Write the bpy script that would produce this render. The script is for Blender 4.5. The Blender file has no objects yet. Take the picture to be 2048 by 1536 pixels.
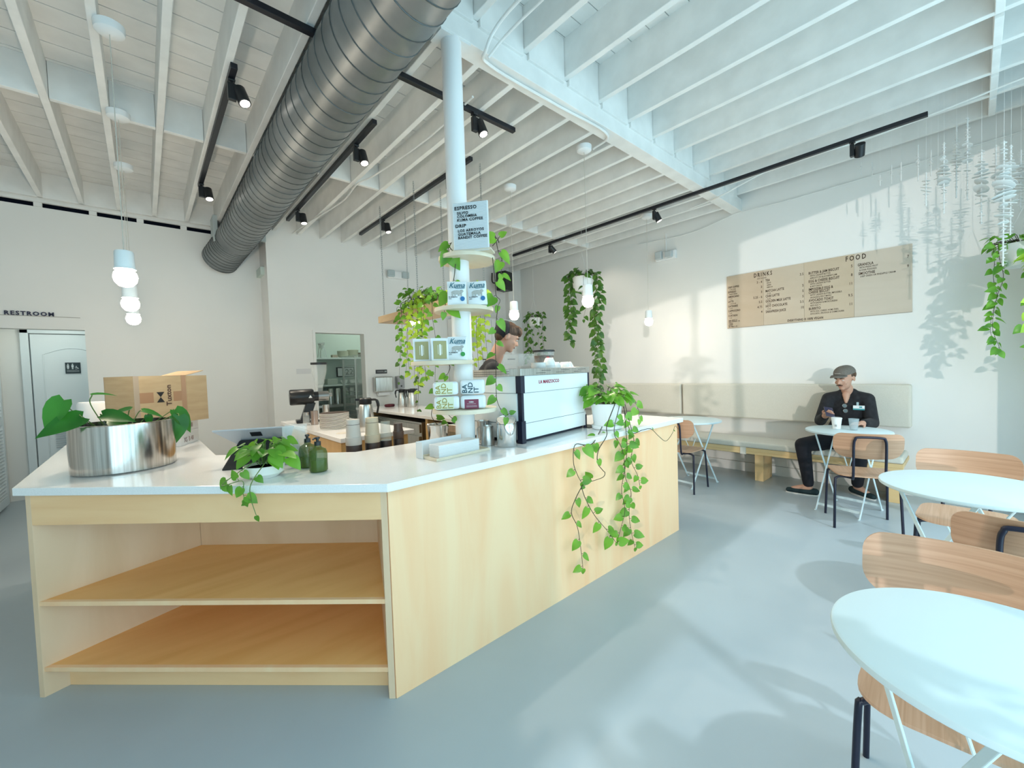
import bpy, bmesh, math, random
import numpy as np
from mathutils import Vector, Matrix, Euler
random.seed(7)
C = bpy.context.scene.collection
PI = math.pi

# ---------------------------------------------------------------- camera
F_PX, YAW, PITCH, ROLL, EYE = 823.2331, 0.728724, -0.0349866, -0.0330768, 1.40
_cy, _sy, _cp, _sp = math.cos(YAW), math.sin(YAW), math.cos(PITCH), math.sin(PITCH)
FW = Vector((_sy*_cp, _cy*_cp, _sp)); _R = Vector((_cy, -_sy, 0)); _U = _R.cross(FW)
RT = _R*math.cos(ROLL) + _U*math.sin(ROLL); UP = _U*math.cos(ROLL) - _R*math.sin(ROLL)
cam_d = bpy.data.cameras.new('camera'); cam = bpy.data.objects.new('camera', cam_d); C.objects.link(cam)
cam_d.sensor_width = 36; cam_d.lens = 36*F_PX/2048; cam_d.clip_start = 0.03
cam.matrix_world = Matrix(((RT.x, UP.x, -FW.x, 0), (RT.y, UP.y, -FW.y, 0), (RT.z, UP.z, -FW.z, EYE), (0, 0, 0, 1)))
sc = bpy.context.scene
sc.camera = cam

# ---------------------------------------------------------------- world, daylight, exposure
sc.view_settings.view_transform = 'Standard'; sc.view_settings.look = 'None'
sc.view_settings.gamma = 1; sc.view_settings.use_curve_mapping = False
sc.view_settings.exposure = 0.10
try:
    sc.cycles.max_bounces = 8; sc.cycles.diffuse_bounces = 5; sc.cycles.glossy_bounces = 4
    sc.cycles.transmission_bounces = 6; sc.cycles.transparent_max_bounces = 12
    sc.cycles.caustics_reflective = False; sc.cycles.caustics_refractive = False
    sc.cycles.sample_clamp_indirect = 6.0
except Exception: pass
SKY_COL, SKY_STR = (0.57, 0.87, 1.0), 2.7
w = bpy.data.worlds.new('sky'); sc.world = w; w.use_nodes = True
bg = w.node_tree.nodes['Background']; bg.inputs[0].default_value = (*SKY_COL, 1); bg.inputs[1].default_value = SKY_STR

def sun(name, d, strength, col, angle):
    l = bpy.data.lights.new(name, 'SUN'); l.energy = strength; l.color = col; l.angle = math.radians(angle)
    o = bpy.data.objects.new(name, l); C.objects.link(o)
    o.rotation_euler = Vector(d).to_track_quat('-Z', 'Y').to_euler(); o.location = (0, -6, 5)
sun('sun_low', (0.80, 0.50, -0.075), 0.85, (1.0, 0.93, 0.87), 0.7)
sun('sun_high', (0.19, 0.46, -0.78), 0.85, (0.80, 0.93, 1.0), 1.6)
# portals: help the sky light find the two window bands of the front wall
def portal(x0, x1, z0, z1, y):
    l = bpy.data.lights.new('window_portal', 'AREA'); l.shape = 'RECTANGLE'; l.size = x1-x0; l.size_y = z1-z0
    o = bpy.data.objects.new('window_portal', l); C.objects.link(o)
    o.location = ((x0+x1)/2, y, (z0+z1)/2); o.rotation_euler = (math.radians(90), 0, 0)
    l.cycles.is_portal = True
portal(-2.0, 1.35, 0.1, 2.9, -0.66); portal(1.4, 5.0, 0.1, 3.3, -0.66)

# ---------------------------------------------------------------- helpers
def ray(px, py): return FW + RT*((px-1024)/F_PX) - UP*((py-768)/F_PX)
def onz(px, py, z): d = ray(px, py); return d*((z-EYE)/d.z) + Vector((0, 0, EYE))
def onx(px, py, x): d = ray(px, py); return d*(x/d.x) + Vector((0, 0, EYE))
def ony(px, py, y): d = ray(px, py); return d*(y/d.y) + Vector((0, 0, EYE))
V = Vector

def rz(a): return Matrix.Rotation(a, 3, 'Z')

class MB:
    def __init__(s): s.v = []; s.f = []
    def add(s, vs, fs):
        k = len(s.v); s.v += [V(p) for p in vs]; s.f += [tuple(i+k for i in f) for f in fs]; return s
    def box(s, x0, x1, y0, y1, z0, z1):
        return s.add([(x0,y0,z0),(x1,y0,z0),(x1,y1,z0),(x0,y1,z0),(x0,y0,z1),(x1,y0,z1),(x1,y1,z1),(x0,y1,z1)],
                     [(0,3,2,1),(4,5,6,7),(0,1,5,4),(1,2,6,5),(2,3,7,6),(3,0,4,7)])
    def obox(s, c, size, R):
        c = V(c); h = V(size)/2; b = MB().box(-h.x,h.x,-h.y,h.y,-h.z,h.z)
        return s.add([c + R @ p for p in b.v], b.f)
    def prism(s, poly, z0, z1):
        n = len(poly)
        area = sum(poly[i][0]*poly[(i+1)%n][1]-poly[(i+1)%n][0]*poly[i][1] for i in range(n))
        if area < 0: poly = poly[::-1]
        return s.add([(p[0],p[1],z0) for p in poly]+[(p[0],p[1],z1) for p in poly],
                     [tuple(range(n-1,-1,-1)), tuple(range(n,2*n))]+[(i,(i+1)%n,n+(i+1)%n,n+i) for i in range(n)])
    def cyl(s, a, b, r1, r2=None, n=20, cap=True):
        a, b = V(a), V(b); r2 = r1 if r2 is None else r2; d = (b-a).normalized()
        u = d.orthogonal().normalized(); w_ = d.cross(u)
        ring = lambda c, r: [c + (u*math.cos(2*PI*i/n)+w_*math.sin(2*PI*i/n))*r for i in range(n)]
        fs = [(i,(i+1)%n,n+(i+1)%n,n+i) for i in range(n)]
        if cap: fs += [tuple(range(n-1,-1,-1)), tuple(range(n,2*n))]
        return s.add(ring(a,r1)+ring(b,r2), fs)
    def lathe(s, prof, c=(0,0,0), n=28, ax=None, sx=1, sy=1):
        """profile of (r, z); closes the ends on the axis when r == 0"""
        c = V(c); vs = []; fs = []
        for r, z in prof:
            vs += [V((r*math.cos(2*PI*i/n)*sx, r*math.sin(2*PI*i/n)*sy, z)) for i in range(n)]
        for k in range(len(prof)-1):
            fs += [(k*n+i, k*n+(i+1)%n, (k+1)*n+(i+1)%n, (k+1)*n+i) for i in range(n)]
        if prof[0][0] > 1e-6: fs.append(tuple(range(n-1,-1,-1)))
        m = (len(prof)-1)*n
        if prof[-1][0] > 1e-6: fs.append(tuple(range(m, m+n)))
        if ax is not None: q = V(ax).to_track_quat('Z','Y'); vs = [q @ p for p in vs]
        return s.add([c+p for p in vs], fs)
    def tube(s, pts, r, n=8, cap=True):
        pts = [V(p) for p in pts]; m = len(pts); rs = r if isinstance(r, (list, tuple)) else [r]*m
        vs = []; u = None
        for i, p in enumerate(pts):
            d = (pts[min(i+1,m-1)]-pts[max(i-1,0)])
            d = d.normalized() if d.length > 1e-9 else V((0,0,1))
            u = d.orthogonal().normalized() if u is None else (u - d*u.dot(d))
            if u.length < 1e-6: u = d.orthogonal()
            u.normalize(); w_ = d.cross(u)
            vs += [p + (u*math.cos(2*PI*k/n)+w_*math.sin(2*PI*k/n))*rs[i] for k in range(n)]
        fs = [(i*n+k, i*n+(k+1)%n, (i+1)*n+(k+1)%n, (i+1)*n+k) for i in range(m-1) for k in range(n)]
        if cap: fs += [tuple(range(n-1,-1,-1)), tuple(range((m-1)*n, m*n))]
        return s.add(vs, fs)
    def ball(s, c, r, n=16, R=None):
        c = V(c); r = V((r,r,r)) if not hasattr(r, '__len__') else V(r); m = n//2; vs = [V((0,0,-r.z))]; fs = []
        for j in range(1, m):
            t = PI*j/m - PI/2
            vs += [V((r.x*math.cos(t)*math.cos(2*PI*i/n), r.y*math.cos(t)*math.sin(2*PI*i/n), r.z*math.sin(t))) for i in range(n)]
        vs.append(V((0,0,r.z))); top = len(vs)-1
        fs += [(0, 1+(i+1)%n, 1+i) for i in range(n)]
        for j in range(m-2):
            fs += [(1+j*n+i, 1+j*n+(i+1)%n, 1+(j+1)*n+(i+1)%n, 1+(j+1)*n+i) for i in range(n)]
        fs += [(top, 1+(m-2)*n+i, 1+(m-2)*n+(i+1)%n) for i in range(n)]
        if R is not None: vs = [R @ p for p in vs]
        return s.add([c+p for p in vs], fs)
    def text(s, body, size, o, right, up, depth=0.001, align='LEFT', shear=0, sx=1, bold=0.0, spacing=1.0):
        vs, fs = glyphs(body, align, shear, bold, spacing); o = V(o); right = V(right).normalized(); up = V(up).normalized()
        nrm = right.cross(up)
        return s.add([o + right*(p[0]*size*sx) + up*(p[1]*size) + nrm*(p[2]*depth) for p in vs], fs)
    def build(s, name, mat, parent=None, smooth=False, bevel=0, world=False, kind=None, seg=2):
        me = bpy.data.meshes.new(name)
        vs = s.v
        if world and parent is not None:
            inv = parent.matrix_basis.inverted() if parent.parent is None else (parent.parent.matrix_basis @ parent.matrix_basis).inverted()
            vs = [inv @ p for p in vs]
        me.from_pydata([tuple(p) for p in vs], [], s.f); me.update()
        me.materials.append(mat)
        o = bpy.data.objects.new(name, me); C.objects.link(o)
        if parent is not None: o.parent = parent
        if smooth:
            me.polygons.foreach_set('use_smooth', [True]*len(me.polygons))
            try: me.set_sharp_from_angle(angle=math.radians(38))
            except Exception: pass
        if bevel:
            b = o.modifiers.new('bevel', 'BEVEL'); b.width = bevel; b.segments = seg; b.limit_method = 'ANGLE'; b.angle_limit = math.radians(40)
        if kind: o['kind'] = kind
        return o

_gl = {}
def glyphs(body, align, shear, bold, spacing):
    key = (body, align, shear, bold, spacing)
    if key not in _gl:
        cu = bpy.data.curves.new('t', 'FONT'); cu.body = body; cu.size = 1.0; cu.align_x = align; cu.shear = shear
        cu.offset = bold; cu.space_character = spacing; cu.resolution_u = 2; cu.extrude = 0.5
        o = bpy.data.objects.new('t', cu); C.objects.link(o); bpy.context.view_layer.update()
        me = bpy.data.meshes.new_from_object(o.evaluated_get(bpy.context.evaluated_depsgraph_get()))
        _gl[key] = ([tuple(v.co) for v in me.vertices], [tuple(p.vertices) for p in me.polygons])
        bpy.data.objects.remove(o); bpy.data.curves.remove(cu); bpy.data.meshes.remove(me)
    return _gl[key]

def thing(name, label, cat, loc=(0,0,0), rot=0, group=None):
    o = bpy.data.objects.new(name, None); C.objects.link(o); o.empty_display_size = 0.05
    o.location = loc; o.rotation_euler = (0,0,rot); o['label'] = label; o['category'] = cat
    if group: o['group'] = group
    bpy.context.view_layer.update()
    return o
def tag(o, label, cat, group=None):
    o['label'] = label; o['category'] = cat
    if group: o['group'] = group
    return o
def dup(root, loc, rot=0, label=None, group=None):
    kids = [k for k in bpy.data.objects if k.parent is not None]
    r = root.copy(); C.objects.link(r); r.location = loc; r.rotation_euler = (0,0,rot)
    if label: r['label'] = label
    if group: r['group'] = group
    for ch in kids:
        if ch.parent is not root: continue
        c = ch.copy(); C.objects.link(c); c.parent = r
        for g in kids:
            if g.parent is ch: d = g.copy(); C.objects.link(d); d.parent = c
    return r

# ---------------------------------------------------------------- materials
def mat(name, col, rough=0.5, metal=0, spec=0.5, coat=0, trans=0, emit=None, estr=0, sheen=0, alpha=1, ior=1.45, sub=0):
    m = bpy.data.materials.new(name); m.use_nodes = True; b = m.node_tree.nodes['Principled BSDF']
    b.inputs['Base Color'].default_value = (*col, 1); b.inputs['Roughness'].default_value = rough
    b.inputs['Metallic'].default_value = metal; b.inputs['Specular IOR Level'].default_value = spec
    b.inputs['Coat Weight'].default_value = coat; b.inputs['Transmission Weight'].default_value = trans; b.inputs['IOR'].default_value = ior
    if sheen: b.inputs['Sheen Weight'].default_value = sheen
    if sub: b.inputs['Subsurface Weight'].default_value = sub; b.inputs['Subsurface Radius'].default_value = (.02,.008,.004)
    if emit: b.inputs['Emission Color'].default_value = (*emit, 1); b.inputs['Emission Strength'].default_value = estr
    if alpha < 1: b.inputs['Alpha'].default_value = alpha
    return m
def nodes(m): return m.node_tree.nodes, m.node_tree.links, m.node_tree.nodes['Principled BSDF']
def noisy(m, c1, c2, scale=3, stretch=(1,1,1), detail=4, bump=0, lo=0.35, hi=0.65, rough=None, rot=(0,0,0), dist=0.0, coord='Object'):
    n, l, b = nodes(m)
    tc = n.new('ShaderNodeTexCoord'); mp = n.new('ShaderNodeMapping'); mp.inputs['Scale'].default_value = stretch; mp.inputs['Rotation'].default_value = rot
    tx = n.new('ShaderNodeTexNoise'); tx.inputs['Scale'].default_value = scale; tx.inputs['Detail'].default_value = detail; tx.inputs['Distortion'].default_value = dist
    cr = n.new('ShaderNodeValToRGB'); cr.color_ramp.elements[0].position = lo; cr.color_ramp.elements[1].position = hi
    cr.color_ramp.elements[0].color = (*c1, 1); cr.color_ramp.elements[1].color = (*c2, 1)
    l.new(tc.outputs[coord], mp.inputs['Vector']); l.new(mp.outputs[0], tx.inputs['Vector']); l.new(tx.outputs[0], cr.inputs[0]); l.new(cr.outputs[0], b.inputs['Base Color'])
    if bump:
        bp = n.new('ShaderNodeBump'); bp.inputs['Strength'].default_value = bump; bp.inputs['Distance'].default_value = 0.01
        l.new(tx.outputs[0], bp.inputs['Height']); l.new(bp.outputs[0], b.inputs['Normal'])
    if rough:
        mr = n.new('ShaderNodeMapRange'); mr.inputs[3].default_value = rough[0]; mr.inputs[4].default_value = rough[1]
        l.new(tx.outputs[0], mr.inputs[0]); l.new(mr.outputs[0], b.inputs['Roughness'])
    return m
def wood(name, c1, c2, stretch, scale=2.2, rough=0.45, rot=(0,0,0), dist=1.2, coat=0.0):
    return noisy(mat(name, c1, rough, coat=coat), c1, c2, scale, stretch, 6, 0.04, 0.38, 0.66, rot=rot, dist=dist)

WALL = noisy(mat('white_wall_paint', (.80,.79,.76), 0.75), (.78,.775,.75), (.81,.80,.775), 1.2)
WHITE_WOOD = noisy(mat('white_painted_wood', (.80,.80,.78), 0.6), (.76,.76,.74), (.83,.83,.81), 6, (1,1,1), 5, 0.06)
FLOOR = noisy(mat('sealed_concrete', (.33,.37,.39), 0.3), (.40,.46,.50), (.47,.535,.575), 0.9, (1,1,1), 7, 0.01, 0.3, 0.7, rough=(.22,.42))
PLY = wood('maple_plywood', (.96,.58,.32), (.98,.67,.40), (3.2,3.2,.45), 1.6, 0.42)
PLY_H = wood('maple_plywood_cross', (.98,.63,.34), (.92,.55,.28), (.5,.5,4.0), 1.9, 0.42)
SHELFPLY = wood('amber_shelf_ply', (.96,.54,.20), (.88,.46,.15), (.55,3.0,3), 1.8, 0.4, rot=(0,0,math.radians(45)))
PLYPALE = wood('pale_shelf_side', (.86,.62,.42), (.78,.54,.34), (2.2,2.2,.6), 1.5, 0.45)
ORANGEPLY = wood('orange_plywood', (.66,.42,.17), (.74,.49,.22), (2.5,2.5,.6), 1.8, 0.4)
OAK = wood('oak_veneer', (.58,.335,.21), (.47,.255,.15), (1.2,.8,34), 2.0, 0.4)
OAK_S = wood('oak_veneer_seat', (.62,.38,.25), (.52,.30,.18), (1.0,30,1), 2.0, 0.4)
BENCHWOOD = wood('bench_pine', (.72,.50,.24), (.78,.57,.30), (4,.5,4), 2, 0.45)
BIRCH = wood('pale_birch', (.72,.62,.47), (.78,.69,.54), (2,2,3), 2, 0.5)
QUARTZ = noisy(mat('white_quartz', (.88,.87,.86), 0.13, coat=0.1), (.86,.85,.84), (.90,.89,.88), 220, (1,1,1), 2, 0, 0.42, 0.5)
BLACK = mat('black_metal', (.012,.013,.018), 0.4)
BLACKPL = mat('black_plastic', (.015,.016,.018), 0.35)
NAVYBLK = mat('blue_black_tube', (.010,.012,.03), 0.35)
TABLEW = mat('white_powder_coat', (.66,.78,.81), 0.5)
STEEL = noisy(mat('brushed_steel', (.62,.61,.58), 0.28, 1), (.52,.51,.48), (.70,.69,.66), 12, (8,8,.4), 4, 0.0, .3, .7)
CHROME = mat('polished_steel', (.75,.75,.74), 0.10, 1)
GALV = noisy(mat('galvanised_sheet', (.36,.36,.35), 0.45, 0.75), (.20,.215,.22), (.30,.315,.32), 3.5, (1,1,1), 6, 0.01, .35, .65)
SEAM = mat('dark_seam', (.10,.11,.11), 0.5, 0.4)
FABRIC = noisy(mat('cream_linen', (.66,.63,.55), 0.9, sheen=.2), (.63,.60,.52), (.69,.66,.58), 260, (1,1,1), 2, 0.15)
WHITEPL = mat('white_plastic', (.82,.83,.83), 0.35)
GLOSSW = mat('white_gloss_panel', (.80,.84,.85), 0.16, coat=0.4)
CERAMIC = mat('white_ceramic', (.85,.84,.80), 0.25)
PAPER = mat('white_paper', (.85,.86,.86), 0.8)
CARD = noisy(mat('corrugated_card', (.50,.35,.20), 0.85), (.48,.335,.19), (.54,.385,.225), 5, (1,1,6))
TAPE = mat('parcel_tape', (.42,.24,.14), 0.12, coat=.5)
LETTER = mat('black_lettering', (.012,.012,.014), 0.5)
BROWNTXT = mat('dark_brown_lettering', (.05,.025,.012), 0.6)
WHITETXT = mat('white_lettering', (.85,.86,.86), 0.6)
RED = mat('dark_red_enamel', (.33,.01,.04), 0.4)
GLASS = mat('clear_glass', (.95,.98,.97), 0.03, trans=1, ior=1.35)
def thin(name, col, mixf, rough=.1):
    m = bpy.data.materials.new(name); m.use_nodes = True; n = m.node_tree.nodes; l = m.node_tree.links
    b = n['Principled BSDF']; b.inputs['Base Color'].default_value = (*col, 1); b.inputs['Roughness'].default_value = rough
    t = n.new('ShaderNodeBsdfTransparent'); mx = n.new('ShaderNodeMixShader'); mx.inputs[0].default_value = mixf
    l.new(t.outputs[0], mx.inputs[1]); l.new(b.outputs[0], mx.inputs[2]); l.new(mx.outputs[0], n['Material Output'].inputs[0]); return m
CLEARPL = thin('clear_plastic', (.80,.84,.82), 0.17)
PLASTICWRAP = thin('plastic_cover', (.78,.84,.82), 0.25, .15)
GREENGL = thin('green_glass', (.07,.13,.02), 0.62, .05)
SOIL = mat('potting_soil', (.05,.035,.025), 0.95)
def leafmat(name, c1, c2, scale=9):
    m = noisy(mat(name, c1, 0.32, spec=.5), c1, c2, scale, (1,1,1), 2, 0, .38, .6)
    n, l, b = nodes(m); t = n.new('ShaderNodeBsdfTranslucent'); t.inputs[0].default_value = (*[min(1, c*1.8) for c in c2], 1)
    mx = n.new('ShaderNodeMixShader'); mx.inputs[0].default_value = 0.3
    l.new(b.outputs[0], mx.inputs[1]); l.new(t.outputs[0], mx.inputs[2]); l.new(mx.outputs[0], n['Material Output'].inputs[0]); return m
LEAF = leafmat('pothos_leaf', (.06,.20,.02), (.17,.40,.04))
LEAFD = leafmat('dark_pothos_leaf', (.025,.10,.015), (.09,.20,.03))
LEAFL = leafmat('lime_leaf', (.22,.42,.03), (.42,.62,.06), 7)
LEAFP = leafmat('philodendron_leaf', (.015,.12,.015), (.04,.22,.03), 4)
STEM = mat('brown_vine_stem', (.05,.04,.02), 0.6)
STEMG = mat('green_vine_stem', (.12,.20,.05), 0.5)
SKIN = mat('skin', (.55,.31,.22), 0.5, sub=.08)
HAIRB = noisy(mat('brown_hair', (.07,.035,.02), 0.6), (.045,.022,.012), (.13,.07,.04), 60, (1,1,.3), 3, .3)
CLOTH = noisy(mat('black_cotton', (.012,.012,.015), 0.85, sheen=.05), (.010,.010,.013), (.018,.018,.022), 30)
NAVYCL = mat('dark_trousers', (.010,.010,.016), 0.8)
CAPM = noisy(mat('grey_brown_cap', (.16,.14,.12), 0.9), (.14,.125,.11), (.18,.16,.14), 120)
EYEW = mat('eye_white', (.75,.73,.70), 0.3); LIP = mat('lip', (.45,.18,.15), 0.5)
SHOE = mat('dark_teal_canvas', (.012,.03,.035), 0.8)
BULB = mat('lit_bulb', (1,.95,.85), 0.4, emit=(1,.86,.66), estr=26)
SPOTF = mat('lit_spot_lens', (1,1,1), 0.4, emit=(1,.93,.82), estr=14)

# ---------------------------------------------------------------- room shell
JB, DECK, FDECK, FJB = 3.30, 3.55, 3.72, 3.455
RX, BY, LY, FY, LX = 5.72, 6.05, 6.45, -0.60, -2.6
MB().box(LX-.15, RX+.15, FY-.15, 9.2, -.1, 0).build('floor', FLOOR, kind='structure')
MB().box(RX, RX+.15, FY-.15, BY+.15, 0, 3.75).build('wall_right', WALL, kind='structure')
wb = MB()
for a in ((1.245,1.79,0,3.62),(1.79,2.47,2.0,3.62),(2.47,RX,0,3.62)): wb.box(a[0],a[1],BY,BY+.14,a[2],a[3])
wb.box(1.245,1.385,BY+.14,LY+.12,0,3.62)
wb.build('wall_back', WALL, kind='structure')
wl = MB(); wl.box(-.455,1.245,LY,LY+.12,0,3.244).box(-1.27,-.455,LY,LY+.12,1.983,3.244).box(LX,-1.27,LY,LY+.12,0,3.244)
wl.build('wall_restroom', WALL, kind='structure')
MB().box(LX-.15,LX,FY-.15,LY+.12,0,3.9).build('wall_left', WALL, kind='structure')
# front wall: low windows on the left, tall ones on the right (unseen; openings shaped to steer sun and sky light)
wf = MB(); wf.box(LX,-2.0,FY-.12,FY,0,3.9).box(-2.0,5.0,FY-.12,FY,0,.10).box(-2.0,1.4,FY-.12,FY,2.9,3.9).box(1.4,5.0,FY-.12,FY,3.35,3.9).box(5.0,RX,FY-.12,FY,0,3.9)
wf.build('wall_front', WALL, kind='structure')
for k,(x0,x1,z1) in enumerate(((-2.0,.55,2.9),(.55,1.4,2.9),(1.4,5.0,3.35))):
    o = MB(); t=.04
    o.box(x0,x0+t,FY-.09,FY-.03,.1,z1).box(x1-t,x1,FY-.09,FY-.03,.1,z1).box(x0+t,x1-t,FY-.09,FY-.03,.1,.1+t).box(x0+t,x1-t,FY-.09,FY-.03,z1-t,z1)
    o.build('window_%d'%(k+1), BLACK, kind='structure')
MB().box(LX-.15,RX+.15,FY-.15,8.2,3.9,4.0).build('added_roof', WHITE_WOOD, kind='structure')  # unseen slab added to block sky light leaking in above the deck
MB().box(LX,4.35,8.1,8.2,0,3.9).build('wall_far', WALL, kind='structure')
MB().box(LX-.15,LX,LY+.12,8.1,0,3.9).box(4.3,4.45,BY+.14,8.1,0,3.9).box(4.45,RX+.15,BY+.14,BY+.2,0,3.9).build('wall_outer', WALL, kind='structure')
# ceiling: plank deck, joists, blocking, girder
ce = MB(); y = 2.0
while y < LY+.12:
    ce.box(LX, RX, y+.004, y+.184, DECK, DECK+.03); y += .188
ce.box(LX, RX, 2.0, LY+.12, DECK+.012, DECK+.05)
y = FY
while y < 2.0:
    ce.box(LX, RX, y+.003, min(y+.137,2.0), FDECK, FDECK+.03); y += .14
ce.box(LX, RX, FY, 2.02, FDECK+.012, FDECK+.05).box(LX,RX,1.99,2.03,DECK,FDECK+.02)
ceil = ce.build('ceiling', WHITE_WOOD, kind='structure')
def child(m, name, mtl, bevel=0.004): return m.build(name, mtl, ceil, bevel=bevel)
for k in range(-9, 19):
    x = .18+.292*k; y1 = LY-.16 if x < 1.245 else BY
    child(MB().box(x-.021,x+.021,2.07,y1+.02,JB,DECK+.005), 'joist', WHITE_WOOD)
for k in range(-12, 9):
    x = 2.344+.4*k
    child(MB().box(x-.022,x+.022,FY,1.99,FJB,FDECK+.005), 'joist', WHITE_WOOD)
bl = MB(); bf = MB(); br = MB(); bh = MB()
for k in range(-9, 18):
    x = .18+.292*k
    bl.box(x+.023,x+.269,4.10,4.14,JB+.005,DECK)
for k in range(-12, 8):
    x = 2.344+.4*k
    bh.box(x+.024,x+.376,-.12,-.08,FJB-.02,FDECK); bf.box(x+.024,x+.376,1.93,1.965,FJB-.04,FDECK)
child(bl,'blocking_row',WHITE_WOOD,.003); child(bh,'blocking_row',WHITE_WOOD,.003); child(bf,'blocking_row',WHITE_WOOD,.003)
MB().box(LX,RX,1.95,2.075,JB,FJB-.002).build('trim_1', WHITE_WOOD, kind='structure', bevel=.004)      # girder
tb = MB().box(LX,1.245,LY-.16,LY-.12,3.30,DECK).box(LX,1.245,LY-.04,LY+.0,3.285,3.345)
tb.box(LX,1.245,LY-.13,LY-.04,3.325,3.345)
tb.build('trim_2', WHITE_WOOD, kind='structure', bevel=.003)
tp = MB()
for x in (-2.34,-1.94,-1.54,-1.14,-.73,-.33,.055,.45,.85): tp.box(x-.03,x+.03,LY-.02,LY+.02,3.244,3.29)
tp.build('trim_3', WHITE_WOOD, kind='structure')
MB().box(LX,1.245,LY+.13,LY+.15,3.0,DECK+.3).build('gap_shade_sheet', mat('painted_gap_shade',(.004,.006,.02),.9), kind='structure')  # near-black sheet: shade of the gap above the wall, put in as colour
MB().cyl((1.41,2.01,0),(1.41,2.01,JB),.058,n=32).build('column', WHITEPL, smooth=True, kind='structure')
MB().box(1.31,1.51,1.955,2.07,JB-.012,JB).build('trim_5', WHITE_WOOD, kind='structure')
MB().box(RX-.025,RX,.0,BY-.6,0,.115).box(RX-.018,RX,.0,BY-.6,.12,.22).build('baseboard_right', WALL, kind='structure', bevel=.002)
MB().box(5.30,5.50,BY-.10,BY,0,3.28).build('trim_6', WALL, kind='structure')
# restroom hall
MB().box(-1.40,-1.27,LY+.12,8.1,0,2.5).build('wall_hall_left', WALL, kind='structure')
MB().box(-.30,-.17,LY+.12,8.1,0,2.5).build('wall_hall_right', WALL, kind='structure')
MB().box(-1.40,-.17,7.75,7.9,0,2.5).build('wall_hall_back', WALL, kind='structure')
MB().box(-1.40,-.17,LY+.12,7.9,2.32,2.42).build('ceiling_hall', WALL, kind='structure')
DOORW = mat('door_white', (.74,.80,.82), 0.4)
dr = MB().box(-1.02,-.32,7.70,7.745,.02,2.03).build('door_1', DOORW, kind='structure', bevel=.004)
pan = MB()
def arch(x0,x1,z0,z1,rise,y,r=.008):
    pts=[(x0,y,z0),(x0,y,z1-rise)]; n=12
    for i in range(1,n): t=i/n; pts.append((x0+(x1-x0)*t,y,z1-rise+rise*math.sin(PI*t)))
    pts += [(x1,y,z1-rise),(x1,y,z0),(x0,y,z0)]
    pan.tube(pts,r,6)
arch(-.92,-.42,1.02,1.86,.08,7.698); arch(-.92,-.42,.2,.86,.0,7.698)
pan.build('door_panel', DOORW, dr)
vt = MB()
for k in range(9): vt.box(-.86,-.72,7.685,7.70,.60+k*.028,.612+k*.028)
vt.build('vent_grille', mat('vent_grey',(.45,.5,.52),.5), dr)
MB().box(-1.10,-1.03,7.69,7.75,0,2.11).box(-1.10,-.28,7.69,7.75,2.04,2.11).build('trim_7', DOORW, kind='structure', bevel=.004)
# louvred door on the hall's left wall
ld = MB().box(-1.27,-1.235,6.72,6.79,.03,1.98).box(-1.27,-1.235,7.42,7.49,.03,1.98).box(-1.27,-1.235,6.79,7.42,.03,.13).box(-1.27,-1.235,6.79,7.42,1.90,1.98).box(-1.27,-1.235,6.79,7.42,.95,1.02)
ldo = ld.build('door_2', DOORW, kind='structure', bevel=.003)
lo = MB()
for k in range(46):
    z=.15+k*.038
    if .93<z<1.04: continue
    lo.obox((-1.25,7.105,z),(.034,.63,.007),Matrix.Rotation(math.radians(38),3,'Y'))
lo.build('louvre', DOORW, ldo)
# kitchen behind the doorway
KW = mat('kitchen_wall', (.60,.68,.62), 0.7)
MB().box(1.30,4.2,7.9,8.0,0,2.9).build('wall_kitchen_back', KW, kind='structure')
MB().box(1.20,1.32,BY+.50,8.0,0,2.9).build('wall_kitchen_left', KW, kind='structure')
MB().box(4.2,4.3,BY+.14,8.0,0,2.9).build('wall_kitchen_right', KW, kind='structure')
MB().box(1.2,4.3,BY+.14,8.0,2.75,2.85).build('ceiling_kitchen', KW, kind='structure')
MB().box(1.755,1.79,BY-.012,BY,0,2.035).box(2.47,2.505,BY-.012,BY,0,2.035).box(1.79,2.47,BY-.012,BY,2.0,2.035).build('trim_8', WALL, kind='structure', bevel=.002)

TUBSTEEL = noisy(mat('tub_steel', (.55,.53,.50), 0.17, 1), (.42,.40,.37), (.72,.70,.67), 9, (9,9,.15), 4, 0.0, .3, .7)
# ---------------------------------------------------------------- service counter
CT = 0.955
def off(poly, d):  # naive inward offset helper is not needed: the top overhangs by its own polygon
    return poly
cn = thing('service_counter', 'long angled maple plywood counter with open shelves at its left face', 'counter', (0.74,1.65,0))
MB().box(.745,3.305,1.647,1.667,0,.92).build('front_panel', PLY, cn, world=True, bevel=.001)
MB().box(3.285,3.305,1.668,2.33,0,.92).build('end_panel', PLY, cn, world=True)
A, B = V((.742,1.650,0)), V((-.416,2.783,0)); bA, bB = V((.978,2.254,0)), V((.187,3.02,0))
u = (B-A).normalized(); nin = V((-u.y*-1, 0, 0)); nin = V((.70,.714,0)).normalized()
def quadprism(pts, z0, z1, name, m, bev=.001):
    MB().prism([(p[0],p[1]) for p in pts], z0, z1).build(name, m, cn, world=True, bevel=bev)
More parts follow.
